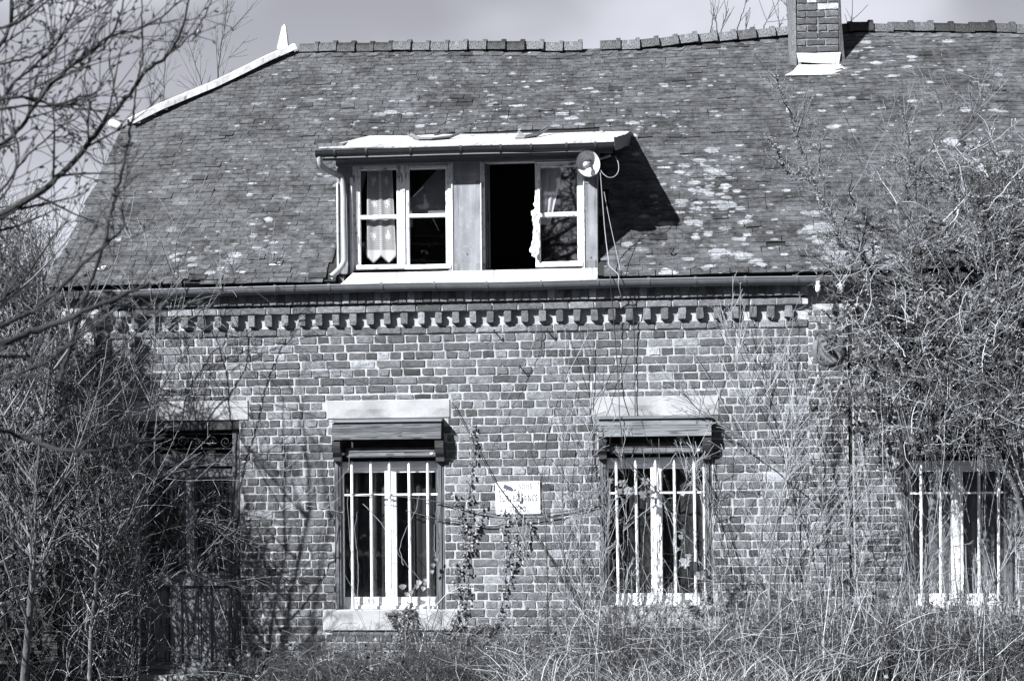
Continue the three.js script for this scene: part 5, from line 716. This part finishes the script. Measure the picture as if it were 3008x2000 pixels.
  const edge = (px) => { const n = vn(px * 0.010, 4) + 0.5 * vn(px * 0.031, 9); return [700 - (px - 2420) * 0.62 + 170 * (n - 0.7), 1180 + 170 * vn(px * 0.014, 21) + 60 * vn(px * 0.05, 3)]; };
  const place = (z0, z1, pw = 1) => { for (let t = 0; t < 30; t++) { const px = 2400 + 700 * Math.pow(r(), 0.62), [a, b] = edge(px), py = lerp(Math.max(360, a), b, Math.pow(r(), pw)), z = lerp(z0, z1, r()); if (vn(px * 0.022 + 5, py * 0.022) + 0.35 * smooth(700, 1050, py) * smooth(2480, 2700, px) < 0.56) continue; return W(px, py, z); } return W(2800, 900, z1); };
  const vine = (p, d, len, n, rad, tone, wob, fall) => { const pts = [p.clone()], q = p.clone(); for (let k = 0; k < n; k++) { d.add(V(gauss(r), gauss(r) - fall, gauss(r) * 0.6).multiplyScalar(wob)).normalize(); q.addScaledVector(d, len / n); pts.push(q.clone()); } B.tube(pts, rad, rad * 0.4, 3, C3(tone, 0.8)); return pts; };
  // dark leaves added behind in place of wall shade, then bare vine stems in front
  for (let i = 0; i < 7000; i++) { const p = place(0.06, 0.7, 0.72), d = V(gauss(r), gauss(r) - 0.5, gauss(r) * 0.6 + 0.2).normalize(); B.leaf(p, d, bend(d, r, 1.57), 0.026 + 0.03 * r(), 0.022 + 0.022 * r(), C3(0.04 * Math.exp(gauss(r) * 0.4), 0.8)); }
  for (let i = 0; i < 900; i++) { const p = place(0.35, 1.25), d = V(gauss(r), gauss(r) * 0.8 + 0.25, gauss(r) * 0.6).normalize(), tone = (r() < 0.5 ? 0.045 : 0.30) * Math.exp(gauss(r) * 0.4), rad = 0.003 + 0.0065 * r() * r(), pts = vine(p, d, 0.18 + 0.34 * r(), 7, rad, tone, 0.42, 0); for (let q = 0; q < 5; q++) { const k = 1 + Math.floor(r() * 7), e = vine(pts[k], bend(pts[k].clone().sub(pts[k - 1]).normalize(), r, 0.9), 0.03 + 0.10 * r() * r(), 3, 0.0026, tone, 0.4, 0), t = e[3], u = bend(t.clone().sub(e[2]).normalize(), r, 0.3); B.tube([t, t.clone().addScaledVector(u, 0.006), t.clone().addScaledVector(u, 0.013)], 0, 0, 4, C3(tone * 1.3, 0.8), (f) => [0.002, 0.0042, 0.001][Math.round(f * 2)]); } }
  // strands hanging down about the barred window and over the wall
  for (let i = 0; i < 150; i++) { const px = r() < 0.6 ? 2640 + 400 * r() : 2440 + 560 * r(), p = W(px, 1080 + 160 * r(), 0.25 + 0.7 * r()), d = V(gauss(r) * 0.3, -1, gauss(r) * 0.2).normalize(); vine(p, d, 0.4 + 1.5 * r() * r(), 9, 0.0022 + 0.0028 * r(), (r() < 0.5 ? 0.06 : 0.26) * Math.exp(gauss(r) * 0.3), 0.12, 0.25); }
  // long arching stems reaching out over the roof
  for (let i = 0; i < 60; i++) { const p = W(2480 + 560 * r(), 560 + 320 * r(), 0.3 + 0.5 * r()), d = V(gauss(r) * 0.8 - 0.2, 0.8, gauss(r) * 0.4).normalize(); vine(p, d, 0.5 + 0.9 * r(), 10, 0.0034, (r() < 0.4 ? 0.07 : 0.16) * Math.exp(gauss(r) * 0.3), 0.16, 0.15); }
  for (let i = 0; i < 560; i++) { const p = i < 300 ? W(2440 + 600 * r(), 420 + 420 * r(), 0.3 + 0.6 * r()) : place(0.5, 1.2), n = 14 + Math.floor(r() * 9), R0 = 0.022 + 0.026 * r(), v = 0.2 * Math.exp(gauss(r) * 0.3); for (let k = 0; k < n; k++) { const d = V(gauss(r), gauss(r), gauss(r)).normalize(); B.tube([p, p.clone().addScaledVector(d, R0 * 0.6), p.clone().addScaledVector(bend(d, r, 0.4), R0)], 0.0014, 0.0007, 3, C3(v, 0.6)); } }
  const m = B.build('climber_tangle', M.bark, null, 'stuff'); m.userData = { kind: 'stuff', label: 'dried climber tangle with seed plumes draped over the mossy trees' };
}
// saplings and canes before the right half of the wall
{
  const o = { ...OPT, min: 0.002, tone: 0.30, wander: 0.06, grav: 0.012, ratio: 0.34, dens: 3.6, ang: 0.6, step: 0.1, buds: 0.05, jit: 0.008 };
  const sap = (label, seed, pls, o2 = {}) => { const r = rngOf(seed), B = [new Buf(), new Buf()], b = W(...pls[0].pl[0]), t = thing('bare_sapling', label, 'sapling', [b.x, -0.02, b.z]); for (const s of pls) limb(B, r, s.pl, s.r, 0.002, { ...o, ...o2 }, s.n, s.lv ?? 1, s.tl ?? 0.4, 0.15); return finish(t, B, 'stem', 'twigs'); };
  const Z = 0.45;
  sap('dark upright sapling just right of the video sign', 601, [{ pl: [[1612, 2040, Z], [1609, 1750, Z], [1602, 1540, Z], [1588, 1400, Z - 0.1], [1560, 1330, Z - 0.1]], r: 0.006, n: 16, tl: 0.3 }], { tone: 0.10 });
  sap('pale forked sapling midway between the sign and the second window', 602, [{ pl: [[1668, 2040, Z], [1664, 1800, Z], [1655, 1600, Z], [1652, 1350, Z - 0.1], [1660, 1150, Z - 0.2], [1664, 1000, 0.2]], r: 0.008, n: 26 }, { pl: [[1664, 1800, Z], [1695, 1560, Z], [1712, 1380, Z], [1740, 1250, 0.3]], r: 0.006, n: 20 }, { pl: [[1640, 2040, Z], [1600, 1800, Z], [1560, 1650, Z], [1530, 1560, Z]], r: 0.006, n: 16 }]);
  sap('bushy sapling spreading left of the second barred window', 603, [{ pl: [[1730, 2040, 0.6], [1722, 1830, 0.6], [1705, 1650, 0.55], [1712, 1480, 0.5], [1728, 1380, 0.45]], r: 0.007, n: 30 }, { pl: [[1722, 1830, 0.6], [1770, 1650, 0.55], [1800, 1500, 0.5]], r: 0.005, n: 20 }], { tone: 0.26 });
  sap('thin sapling crossing the second barred window', 604, [{ pl: [[1845, 2040, 0.4], [1836, 1800, 0.4], [1830, 1600, 0.35], [1842, 1450, 0.3], [1815, 1330, 0.3]], r: 0.004, n: 18, tl: 0.26 }, { pl: [[1960, 2040, 0.4], [1975, 1800, 0.35], [1990, 1500, 0.3], [2020, 1400, 0.28], [2046, 1330, 0.25]], r: 0.0045, n: 22, tl: 0.28 }], { tone: 0.34 });
  sap('long cane slanting down from the lintel across the guide of the second window', 605, [{ pl: [[2150, 2040, 0.5], [2118, 1800, 0.4], [2085, 1560, 0.3], [2060, 1440, 0.25], [2044, 1380, 0.22]], r: 0.0065, n: 14, tl: 0.3 }, { pl: [[2330, 1400, 0.3], [2200, 1300, 0.25], [2110, 1235, 0.22], [2040, 1190, 0.2], [1985, 1130, 0.2], [1930, 1080, 0.15]], r: 0.007, n: 22, tl: 0.34 }], { tone: 0.32 });
  sap('tallest pale sapling between second window and tie plate', 606, [{ pl: [[2268, 2040, 0.6], [2262, 1800, 0.6], [2270, 1600, 0.55], [2300, 1440, 0.5], [2326, 1300, 0.45], [2350, 1180, 0.4]], r: 0.010, n: 36, tl: 0.55 }, { pl: [[2270, 1600, 0.55], [2240, 1440, 0.5], [2200, 1280, 0.45], [2180, 1150, 0.4], [2150, 1000, 0.35], [2135, 900, 0.3]], r: 0.006, n: 34, tl: 0.5 }], { tone: 0.34 });
  sap('pale sapling with long side shoots left of the tall one', 607, [{ pl: [[2210, 2040, 0.5], [2215, 1850, 0.5], [2140, 1690, 0.45], [2105, 1730, 0.45], [2110, 1860, 0.5]], r: 0.006, n: 16, tl: 0.35 }, { pl: [[2215, 1850, 0.5], [2225, 1680, 0.5], [2246, 1500, 0.4], [2255, 1350, 0.35], [2262, 1180, 0.3], [2270, 1000, 0.25]], r: 0.0065, n: 40, tl: 0.5 }], { tone: 0.28 });
  sap('group of grey canes before the right quoin of the wall', 608, [{ pl: [[2340, 2040, 0.5], [2345, 1800, 0.5], [2390, 1620, 0.45], [2420, 1480, 0.4], [2440, 1300, 0.35]], r: 0.008, n: 36, tl: 0.45 }, { pl: [[2400, 2040, 0.5], [2420, 1850, 0.5], [2440, 1700, 0.45], [2500, 1520, 0.4], [2560, 1420, 0.4]], r: 0.008, n: 36, tl: 0.4 }, { pl: [[2360, 2040, 0.5], [2355, 1750, 0.45], [2330, 1500, 0.4], [2345, 1250, 0.3], [2340, 1050, 0.25]], r: 0.006, n: 36, tl: 0.45 }], { tone: 0.24 });
  sap('slender canes standing along the dark crack in the wall', 609, [{ pl: [[2520, 2040, 0.4], [2515, 1850, 0.4], [2505, 1650, 0.3], [2498, 1500, 0.25], [2500, 1380, 0.2]], r: 0.005, n: 22, tl: 0.36 }, { pl: [[2580, 2040, 0.6], [2600, 1850, 0.6], [2540, 1680, 0.5], [2520, 1560, 0.4]], r: 0.006, n: 26, tl: 0.4 }], { tone: 0.30 });
  sap('pale canes rising through the third barred window', 610, [{ pl: [[2720, 2040, 0.6], [2700, 1800, 0.5], [2685, 1600, 0.45], [2676, 1400, 0.4], [2660, 1250, 0.4]], r: 0.007, n: 26, tl: 0.35 }, { pl: [[2760, 2040, 0.6], [2730, 1800, 0.5], [2720, 1650, 0.45], [2730, 1500, 0.4], [2740, 1330, 0.35]], r: 0.006, n: 22, tl: 0.3 }, { pl: [[2860, 2040, 0.6], [2900, 1760, 0.5], [2960, 1640, 0.45], [2985, 1560, 0.4], [2990, 1400, 0.4]], r: 0.007, n: 20, tl: 0.35 }, { pl: [[2640, 2040, 0.5], [2680, 1800, 0.5], [2745, 1640, 0.45], [2800, 1560, 0.4]], r: 0.005, n: 18, tl: 0.3 }], { tone: 0.28 });
}
// dry climber stems over the bricks between the sign and the mossy trees
{
  const r = rngOf(691), B = new Buf();
  for (let i = 0; i < 74; i++) { let px = 1560 + 880 * r(), py = 900 + 900 * r(); if (px > 1720 && px < 2120 && py < 1240 && r() < 0.75) continue; const n = 9, P = [], sl = (r() < 0.5 ? 0.55 : -0.1) + gauss(r) * 0.3, st = 45 + 70 * r(), z = 0.03 + 0.25 * r() * r(); let a = sl; for (let k = 0; k <= n; k++) { P.push(W(px, py, z + 0.03 * r())); a += gauss(r) * 0.16; px += Math.sin(a) * st; py += Math.cos(a) * st; } B.tube(new THREE.CatmullRomCurve3(P).getPoints(24), 0.0022 + 0.0022 * r() * r(), 0.0014, 4, C3((r() < 0.75 ? 0.035 : 0.2) * Math.exp(gauss(r) * 0.3), 0.8)); for (let q = 0; q < 4; q++) { const k = 1 + Math.floor(r() * 8), d = V(gauss(r), gauss(r) - 0.2, gauss(r) * 0.3).normalize(), e = P[k].clone().addScaledVector(d, 0.1 + 0.12 * r()); B.tube([P[k], e, e.clone().addScaledVector(bend(d, r, 0.6), 0.08 + 0.1 * r())], 0.0019, 0.001, 3, C3(0.05, 0.8)); } }
  const m = B.build('dry_climber', M.bark, null, 'stuff'); m.userData = { kind: 'stuff', label: 'thin dark dry climber stems straggling over the bricks right of the sign' };
}
// ivy climbing the bricks
{
  const ivy = (label, seed, stems, dens, tone = 0.09) => { const r = rngOf(seed), B = new Buf(), S = new Buf(), b = W(...stems[0][0], 0.02), t = thing('ivy', label, 'plant', [b.x, b.y, 0.02]); for (const pl of stems) { const pts = limbPts(pl.map(([a, c]) => [a, c, 0.022]), r, 0.008), n = pts.length - 1; S.tube(pts, 0.0035, 0.0016, 4, C3(0.28)); for (let k = 0; k < n; k++) for (let i = 0; i < dens; i++) if (r() < 0.42) { const p = pts[k].clone().lerp(pts[k + 1], r()); const s = r() < 0.5 ? -1 : 1; p.x += s * (0.004 + 0.014 * r()); p.z += 0.010 + 0.016 * r(); const d = V(s * (0.4 + r()), -0.7 + gauss(r) * 0.5, 0.25 + 0.2 * r()).normalize(), nn = V(gauss(r) * 0.5, 0.5 + 0.3 * r(), 0.9).normalize(); nn.addScaledVector(d, -nn.dot(d)).normalize(); B.leaf(p, d, nn, 0.018 + 0.018 * r(), 0.018 + 0.016 * r(), C3(tone * Math.exp(gauss(r) * 0.6), 0.8)); } } S.build('stem', M.bark, t); B.build('leaves', M.leaf, t, 'stuff'); return t; };
  ivy('tallest strand of ivy climbing the bricks left of the sign', 701, [[[1362, 1990], [1362, 1800], [1370, 1660], [1375, 1480], [1376, 1420], [1388, 1330], [1390, 1232]], [[1362, 1800], [1342, 1720], [1340, 1650]], [[1370, 1660], [1355, 1560], [1365, 1540]]], 8);
  ivy('short ivy strand hanging at the left of the tall ivy', 702, [[[1366, 1560], [1345, 1500], [1335, 1440]]], 5); ivy('ivy sprig just left of the video sign, joining the tall strand', 703, [[[1378, 1620], [1392, 1560], [1405, 1540], [1415, 1475]]], 8);
  ivy('ivy strand rising in front of the lower edge of the video sign', 704, [[[1455, 1840], [1470, 1770], [1480, 1650], [1478, 1560], [1480, 1485]], [[1480, 1650], [1510, 1600], [1513, 1520], [1519, 1440]], [[1490, 1720], [1520, 1630], [1545, 1580], [1555, 1520]]], 6);
  ivy('dark ivy clump over the sill of the first barred window', 705, [[[1160, 1990], [1180, 1900], [1190, 1810], [1205, 1770]], [[1180, 1900], [1165, 1840], [1150, 1810]], [[1190, 1810], [1170, 1800], [1140, 1800]], [[1200, 1990], [1195, 1900], [1215, 1830], [1210, 1790]]], 22, 0.06);
  ivy('low ivy patch under the wall between sill and sign', 706, [[[1340, 1990], [1350, 1900], [1380, 1850], [1420, 1830], [1480, 1830]], [[1400, 1990], [1420, 1880], [1440, 1830]], [[1300, 1990], [1320, 1880], [1345, 1800]]], 12, 0.08);
  ivy('dark ivy leaves gathered right of the second window', 707, [[[2130, 1960], [2120, 1800], [2160, 1720], [2230, 1700]], [[2120, 1800], [2090, 1790], [2060, 1800]], [[2230, 1700], [2320, 1780], [2390, 1800]]], 10, 0.05);
  ivy('ivy trail along the sill of the third barred window', 708, [[[2650, 1980], [2700, 1820], [2760, 1800], [2840, 1790], [2900, 1840]], [[2800, 1990], [2820, 1860], [2790, 1780]], [[2440, 1700], [2470, 1690], [2560, 1730], [2600, 1740]]], 12, 0.06);
}
// creeper with a few large leaves across the second window
{
  const r = rngOf(751), z = 0.03, t = thing('creeper', 'creeper with a few broad leaves across the bars of the second window', 'plant', W(1835, 1780, z).toArray()), S = new Buf();
  for (const pl of [[[1835, 1790], [1845, 1620], [1838, 1460], [1860, 1330]], [[1790, 1470], [1850, 1450], [1920, 1400], [1990, 1330], [2000, 1290]], [[1890, 1330], [1900, 1470], [1890, 1600], [1892, 1780]], [[2000, 1780], [1985, 1560], [2040, 1600], [2060, 1700]], [[2040, 1350], [2060, 1440], [2065, 1600], [2062, 1780]], [[1830, 1560], [1900, 1500], [1980, 1460]]]) { S.tube(limbPts(pl.map(([a, b]) => [a, b, z + 0.015 * r()]), r, 0.01), 0.004, 0.0018, 5, C3(0.3)); }
  S.build('stem', M.bark, t);
  for (const [px, py, s, v] of [[1829, 1420, 0.075, 0.14], [1840, 1441, 0.085, 0.2], [1822, 1445, 0.06, 0.1], [1898, 1414, 0.075, 0.17], [1890, 1452, 0.085, 0.09], [1908, 1450, 0.07, 0.1], [1795, 1415, 0.06, 0.06], [2013, 1650, 0.095, 0.3], [2022, 1637, 0.06, 0.2], [2055, 1688, 0.09, 0.2], [2060, 1750, 0.09, 0.25], [2020, 1770, 0.08, 0.12], [2040, 1790, 0.09, 0.05], [2000, 1290, 0.07, 0.3], [2020, 1300, 0.05, 0.2], [2005, 1455, 0.04, 0.3], [2000, 1580, 0.05, 0.12]]) { const B = new Buf(), p = W(px, py - 9, z + 0.02), d = V(gauss(r) * 0.4, -1, 0.2).normalize(), n = V(gauss(r) * 0.3 - 0.2, 0.35, 0.9); n.addScaledVector(d, -n.dot(d)).normalize(); const sd = d.clone().cross(n), c = C3(v, 0.8), A = (f, w, h) => p.clone().addScaledVector(d, s * f).addScaledVector(sd, s * w).addScaledVector(n, s * h), o = [[0, 0, 0], [-0.08, 0.3, 0.06], [0.2, 0.62, 0.02], [0.38, 0.36, 0.06], [0.72, 0.44, -0.02], [0.7, 0.2, 0.03], [1, 0, -0.12], [0.7, -0.2, 0.03], [0.72, -0.44, -0.02], [0.38, -0.36, 0.06], [0.2, -0.62, 0.02], [-0.08, -0.3, 0.06]], m = A(0.35, 0, -0.04); for (let i = 0; i < o.length; i++) B.face(m, A(...o[i]), A(...o[(i + 1) % o.length]), c); B.build('leaf', M.leaf, t); }
  const t2 = thing('creeper', 'creeper sprigs with small leaves at the foot of the first window bars', 'plant', W(1200, 1790, z).toArray()), S2b = new Buf(), r2 = rngOf(752);
  for (const pl of [[[1040, 1790], [1030, 1650], [1022, 1480], [1020, 1440]], [[1045, 1790], [1052, 1650], [1040, 1560], [1050, 1500]], [[1060, 1790], [1010, 1680]], [[1205, 1790], [1215, 1730], [1250, 1700]], [[1280, 1640], [1275, 1560], [1284, 1480]], [[1065, 1480], [1120, 1540], [1180, 1640], [1240, 1710]], [[1185, 1660], [1175, 1600], [1220, 1500], [1230, 1450]]]) S2b.tube(limbPts(pl.map(([a, b]) => [a, b, z]), r2, 0.008), 0.0032, 0.0015, 5, C3(0.26)); S2b.build('stem', M.bark, t2);
  for (const [px, py, s] of [[1178, 1722, 0.055], [1186, 1722, 0.05], [1233, 1710, 0.06], [1225, 1722, 0.05], [1245, 1728, 0.05], [1208, 1738, 0.055], [1248, 1715, 0.04], [1196, 1745, 0.05], [1250, 1705, 0.04], [1272, 1660, 0.045], [1280, 1645, 0.04], [1268, 1680, 0.04]]) { const B = new Buf(), d = V(gauss(r2) * 0.5, -1, 0.2).normalize(), n = V(gauss(r2) * 0.3, 0.4, 0.9); n.addScaledVector(d, -n.dot(d)).normalize(); B.leaf(W(px, py - 6, z + 0.03), d, n, s, s, C3(0.12 * (0.7 + r2()), 0.8)); B.build('leaf', M.leaf, t2); }
}
// brambles and dry grass along the foot of the wall
{
  const r = rngOf(801), B = new Buf();
  for (let i = 0; i < 3800; i++) {
    const z = 0.12 + 1.3 * r(), px = 620 + 2440 * Math.pow(r(), 0.62), dense = smooth(700, 1700, px), tall = smooth(2050, 2300, px), b = W(px, 1990, z), p = V(b.x, -0.02, z), cane = r() < 0.55 * tall + 0.2;
    const h = cane ? (0.5 + 0.9 * r() * r()) * lerp(0.6, 1.0, tall) : (0.25 + 0.7 * r() * r()) * lerp(0.42, 1.0, dense) * (0.55 + 0.9 * vn(px * 0.008, 7)) + 0.08 * z, lx = gauss(r) * (cane ? 0.2 : 0.5), d = cane ? 0 : 0.2 + 0.9 * r(), pts = [];
    for (let k = 0; k <= 6; k++) { const f = k / 6; pts.push(V(p.x + lx * f * f + gauss(r) * 0.014, p.y + h * (f * (1 + d * 0.7) - d * 0.75 * f * f * f), p.z + gauss(r) * 0.02 * f)); }
    const pale = px > 1450 ? 0.28 : 0.08; B.tube(pts, 0.0026 + 0.0042 * r() * r(), 0.0014, 3, C3((r() < pale ? 0.40 : 0.04) * Math.exp(gauss(r) * 0.4), 0.8));
    if (r() < 0.6) for (let q = 0; q < 5; q++) { const k = 1 + Math.floor(r() * 5), dd = V(gauss(r), gauss(r) + 0.2, gauss(r)).normalize(); B.tube([pts[k], pts[k].clone().addScaledVector(dd, 0.06 + 0.1 * r()), pts[k].clone().addScaledVector(bend(dd, r, 0.5), 0.16 + 0.14 * r())], 0.0019, 0.001, 3, C3((r() < pale ? 0.28 : 0.05) * Math.exp(gauss(r) * 0.5), 0.8)); }
  }
  for (let i = 0; i < 9500; i++) { const z = 0.1 + 1.3 * r(), px = r() < 0.4 ? 2150 + 900 * r() : 640 + 2420 * r(), b = W(px, 1990, z), dense = smooth(700, 2300, px), p = V(b.x, -0.02 + (0.1 + 0.6 * lerp(0.4, 1.1, dense)) * r() * r() * 1.2, z), d = V(gauss(r), gauss(r) - 0.2, 0.4 + gauss(r)).normalize(); B.leaf(p, d, bend(d, r, 1.57), 0.018 + 0.032 * r(), 0.014 + 0.026 * r(), C3((r() < 0.72 ? 0.03 : 0.13) * Math.exp(gauss(r) * 0.5), 0.8)); }
  const m = B.build('bramble_patch', M.bark, null, 'stuff'); m.userData = { kind: 'stuff', label: 'tangled brambles and weeds along the foot of the brick wall' };
  const g = new Buf(), r3 = rngOf(811);
  for (let c = 0; c < 300; c++) {
    const z = 0.15 + 1.7 * r3(), px = r3() < 0.72 ? 1480 + 900 * r3() : 1000 + 2080 * r3(), b = W(px, 1990, z), th = lerp(0.3, 0.85, smooth(1300, 1750, px)), nb = 6 + Math.floor(26 * r3()), lean = gauss(r3) * 0.9, lz = gauss(r3) * 0.5, big = 0.55 + 0.9 * r3();
    for (let i = 0; i < nb; i++) {
      const x = b.x + gauss(r3) * 0.12, zz = z + gauss(r3) * 0.08, h = (0.12 + 0.36 * r3()) * th * big + 0.09 * z, l = lean + gauss(r3) * 1.5, droop = r3() * 1.1, pts = []; let jx = 0;
      for (let k = 0; k <= 6; k++) { const f = k / 6; if (k) jx += gauss(r3) * 0.010; pts.push(V(x + l * h * f * f * 0.9 + jx, -0.02 + Math.max(0, h * (f * (1 + droop * 0.5) - droop * 0.85 * f * f * f)), zz + lz * h * f * f + gauss(r3) * 0.008)); }
      const a = r3() * 3.14; g.blade(pts, 0.003 + 0.005 * r3() * r3(), V(Math.cos(a), 0, Math.sin(a)), C3((r3() < 0.6 ? 0.05 : 0.42) * Math.exp(gauss(r3) * 0.4), 0.7));
    }
  }
  for (let i = 0; i < 420; i++) { const z = 0.2 + 1.5 * r3(), px = 1350 + 1730 * r3(), b = W(px, 1990, z), p = V(b.x, 0.02 + (0.08 + 0.42 * smooth(1250, 1900, px)) * r3() + 0.08 * z, z), d = V(gauss(r3), gauss(r3) * 0.45, gauss(r3) * 0.6).normalize(), pts = [p]; for (let k = 1; k <= 5; k++) { d.add(V(gauss(r3), gauss(r3) - 0.25, gauss(r3)).multiplyScalar(0.22)).normalize(); pts.push(pts[k - 1].clone().addScaledVector(d, 0.05 + 0.05 * r3())); } g.tube(pts, 0.002 + 0.0028 * r3() * r3(), 0.001, 3, C3(0.4 * Math.exp(gauss(r3) * 0.45), 0.7)); }
  const gm = g.build('dry_grass', M.bark, null, 'stuff'); gm.userData = { kind: 'stuff', label: 'pale dry grass in front of the right half of the house' };
}
// across the garden behind the camera: the bare tree the dormer panes mirror, and conifers added to cut sky light
{
  const r = rngOf(901), B = [new Buf(), new Buf()], zt = 17, nrm = V(Math.sin(-0.05), 0, Math.cos(-0.05));
  const mir = (px, py, dz = 0) => { const p = W(px, py, -0.06), d = p.clone().sub(CAMP).normalize(), q = d.addScaledVector(nrm, -2 * d.dot(nrm)); return p.addScaledVector(q, (zt + dz - p.z) / q.z); };
  const o = { ...OPT, tone: 0.03, wander: 0.20, grav: -0.03, ratio: 0.55, dens: 3.2, plus: 2, ang: 0.8, step: 0.1, min: 0.007, thick: 0.03, jit: 0.03 };
  const base = V(-7.5, -0.1, zt + 0.5), t = thing('garden_tree', 'large bare garden tree seen only mirrored in the ajar dormer sash', 'tree', base.toArray());
  const L = (pl, r0, r1, n, tl) => { const P = pl.map((q) => (Array.isArray(q) ? mir(...q) : q)), c = new THREE.CatmullRomCurve3(P, false, 'centripetal').getPoints(P.length * 5); B[0].tube(c, r0, r1, 7, C3(0.03)); for (let i = 0; i < n; i++) { const k = Math.floor(c.length * (0.25 + 0.7 * r())); grow(B, r, c[k], bend(c[k + 1 < c.length ? k + 1 : k].clone().sub(c[k - 1]).normalize(), r, 0.5 + 0.7 * r()), tl * (0.4 + r()), 0.013, 2, o); } };
  const crown = V(-7.2, 4.6, zt + 0.2); B[0].tube([base, V(-7.4, 2.2, zt + 0.4), crown], 0.26, 0.18, 10, C3(0.03));
  L([crown, V(-5.6, 6.6, zt), [1575, 775], [1610, 766], [1660, 752], [1700, 735], [1760, 720]], 0.10, 0.022, 22, 0.5); L([crown, V(-5.8, 6.9, zt), [1560, 720], [1620, 700], [1655, 682], [1700, 655], [1740, 640]], 0.09, 0.02, 30, 0.55);
  L([crown, V(-6.0, 7.6, zt), [1560, 600], [1630, 508], [1660, 522], [1692, 495], [1730, 480]], 0.07, 0.014, 14, 0.4); L([crown, V(-4.6, 7.0, zt), [1740, 700], [1690, 600], [1676, 540], [1690, 460]], 0.06, 0.014, 30, 0.5); L([crown, V(-5.2, 7.2, zt), [1600, 690], [1640, 650], [1672, 640], [1710, 600]], 0.05, 0.012, 20, 0.45);
  finish(t, B, 'trunk', 'twigs');
  const h = new Buf(), rh = rngOf(905); for (let i = 0; i < 24000; i++) { const p = V(-24 + 50 * rh(), 0, 27 + 2 * rh()); if (p.x > -5 && p.x < -2.7 && rh() < 0.97) continue; p.y = 14 * rh() * (0.75 + 0.35 * vn(p.x * 0.6, 3)); const d = V(gauss(rh), gauss(rh), gauss(rh)).normalize(); h.leaf(p, d, bend(d, rh, 1.57), 0.6, 0.55, C3(0.03 * (0.5 + rh()))); } const hm = h.build('added_conifer_row', M.leaf, null, 'stuff'); hm.userData = { kind: 'stuff', label: 'added unseen conifers opposite the house that darken the panes and cut sky light' };
}
renderer.render(scene, camera);
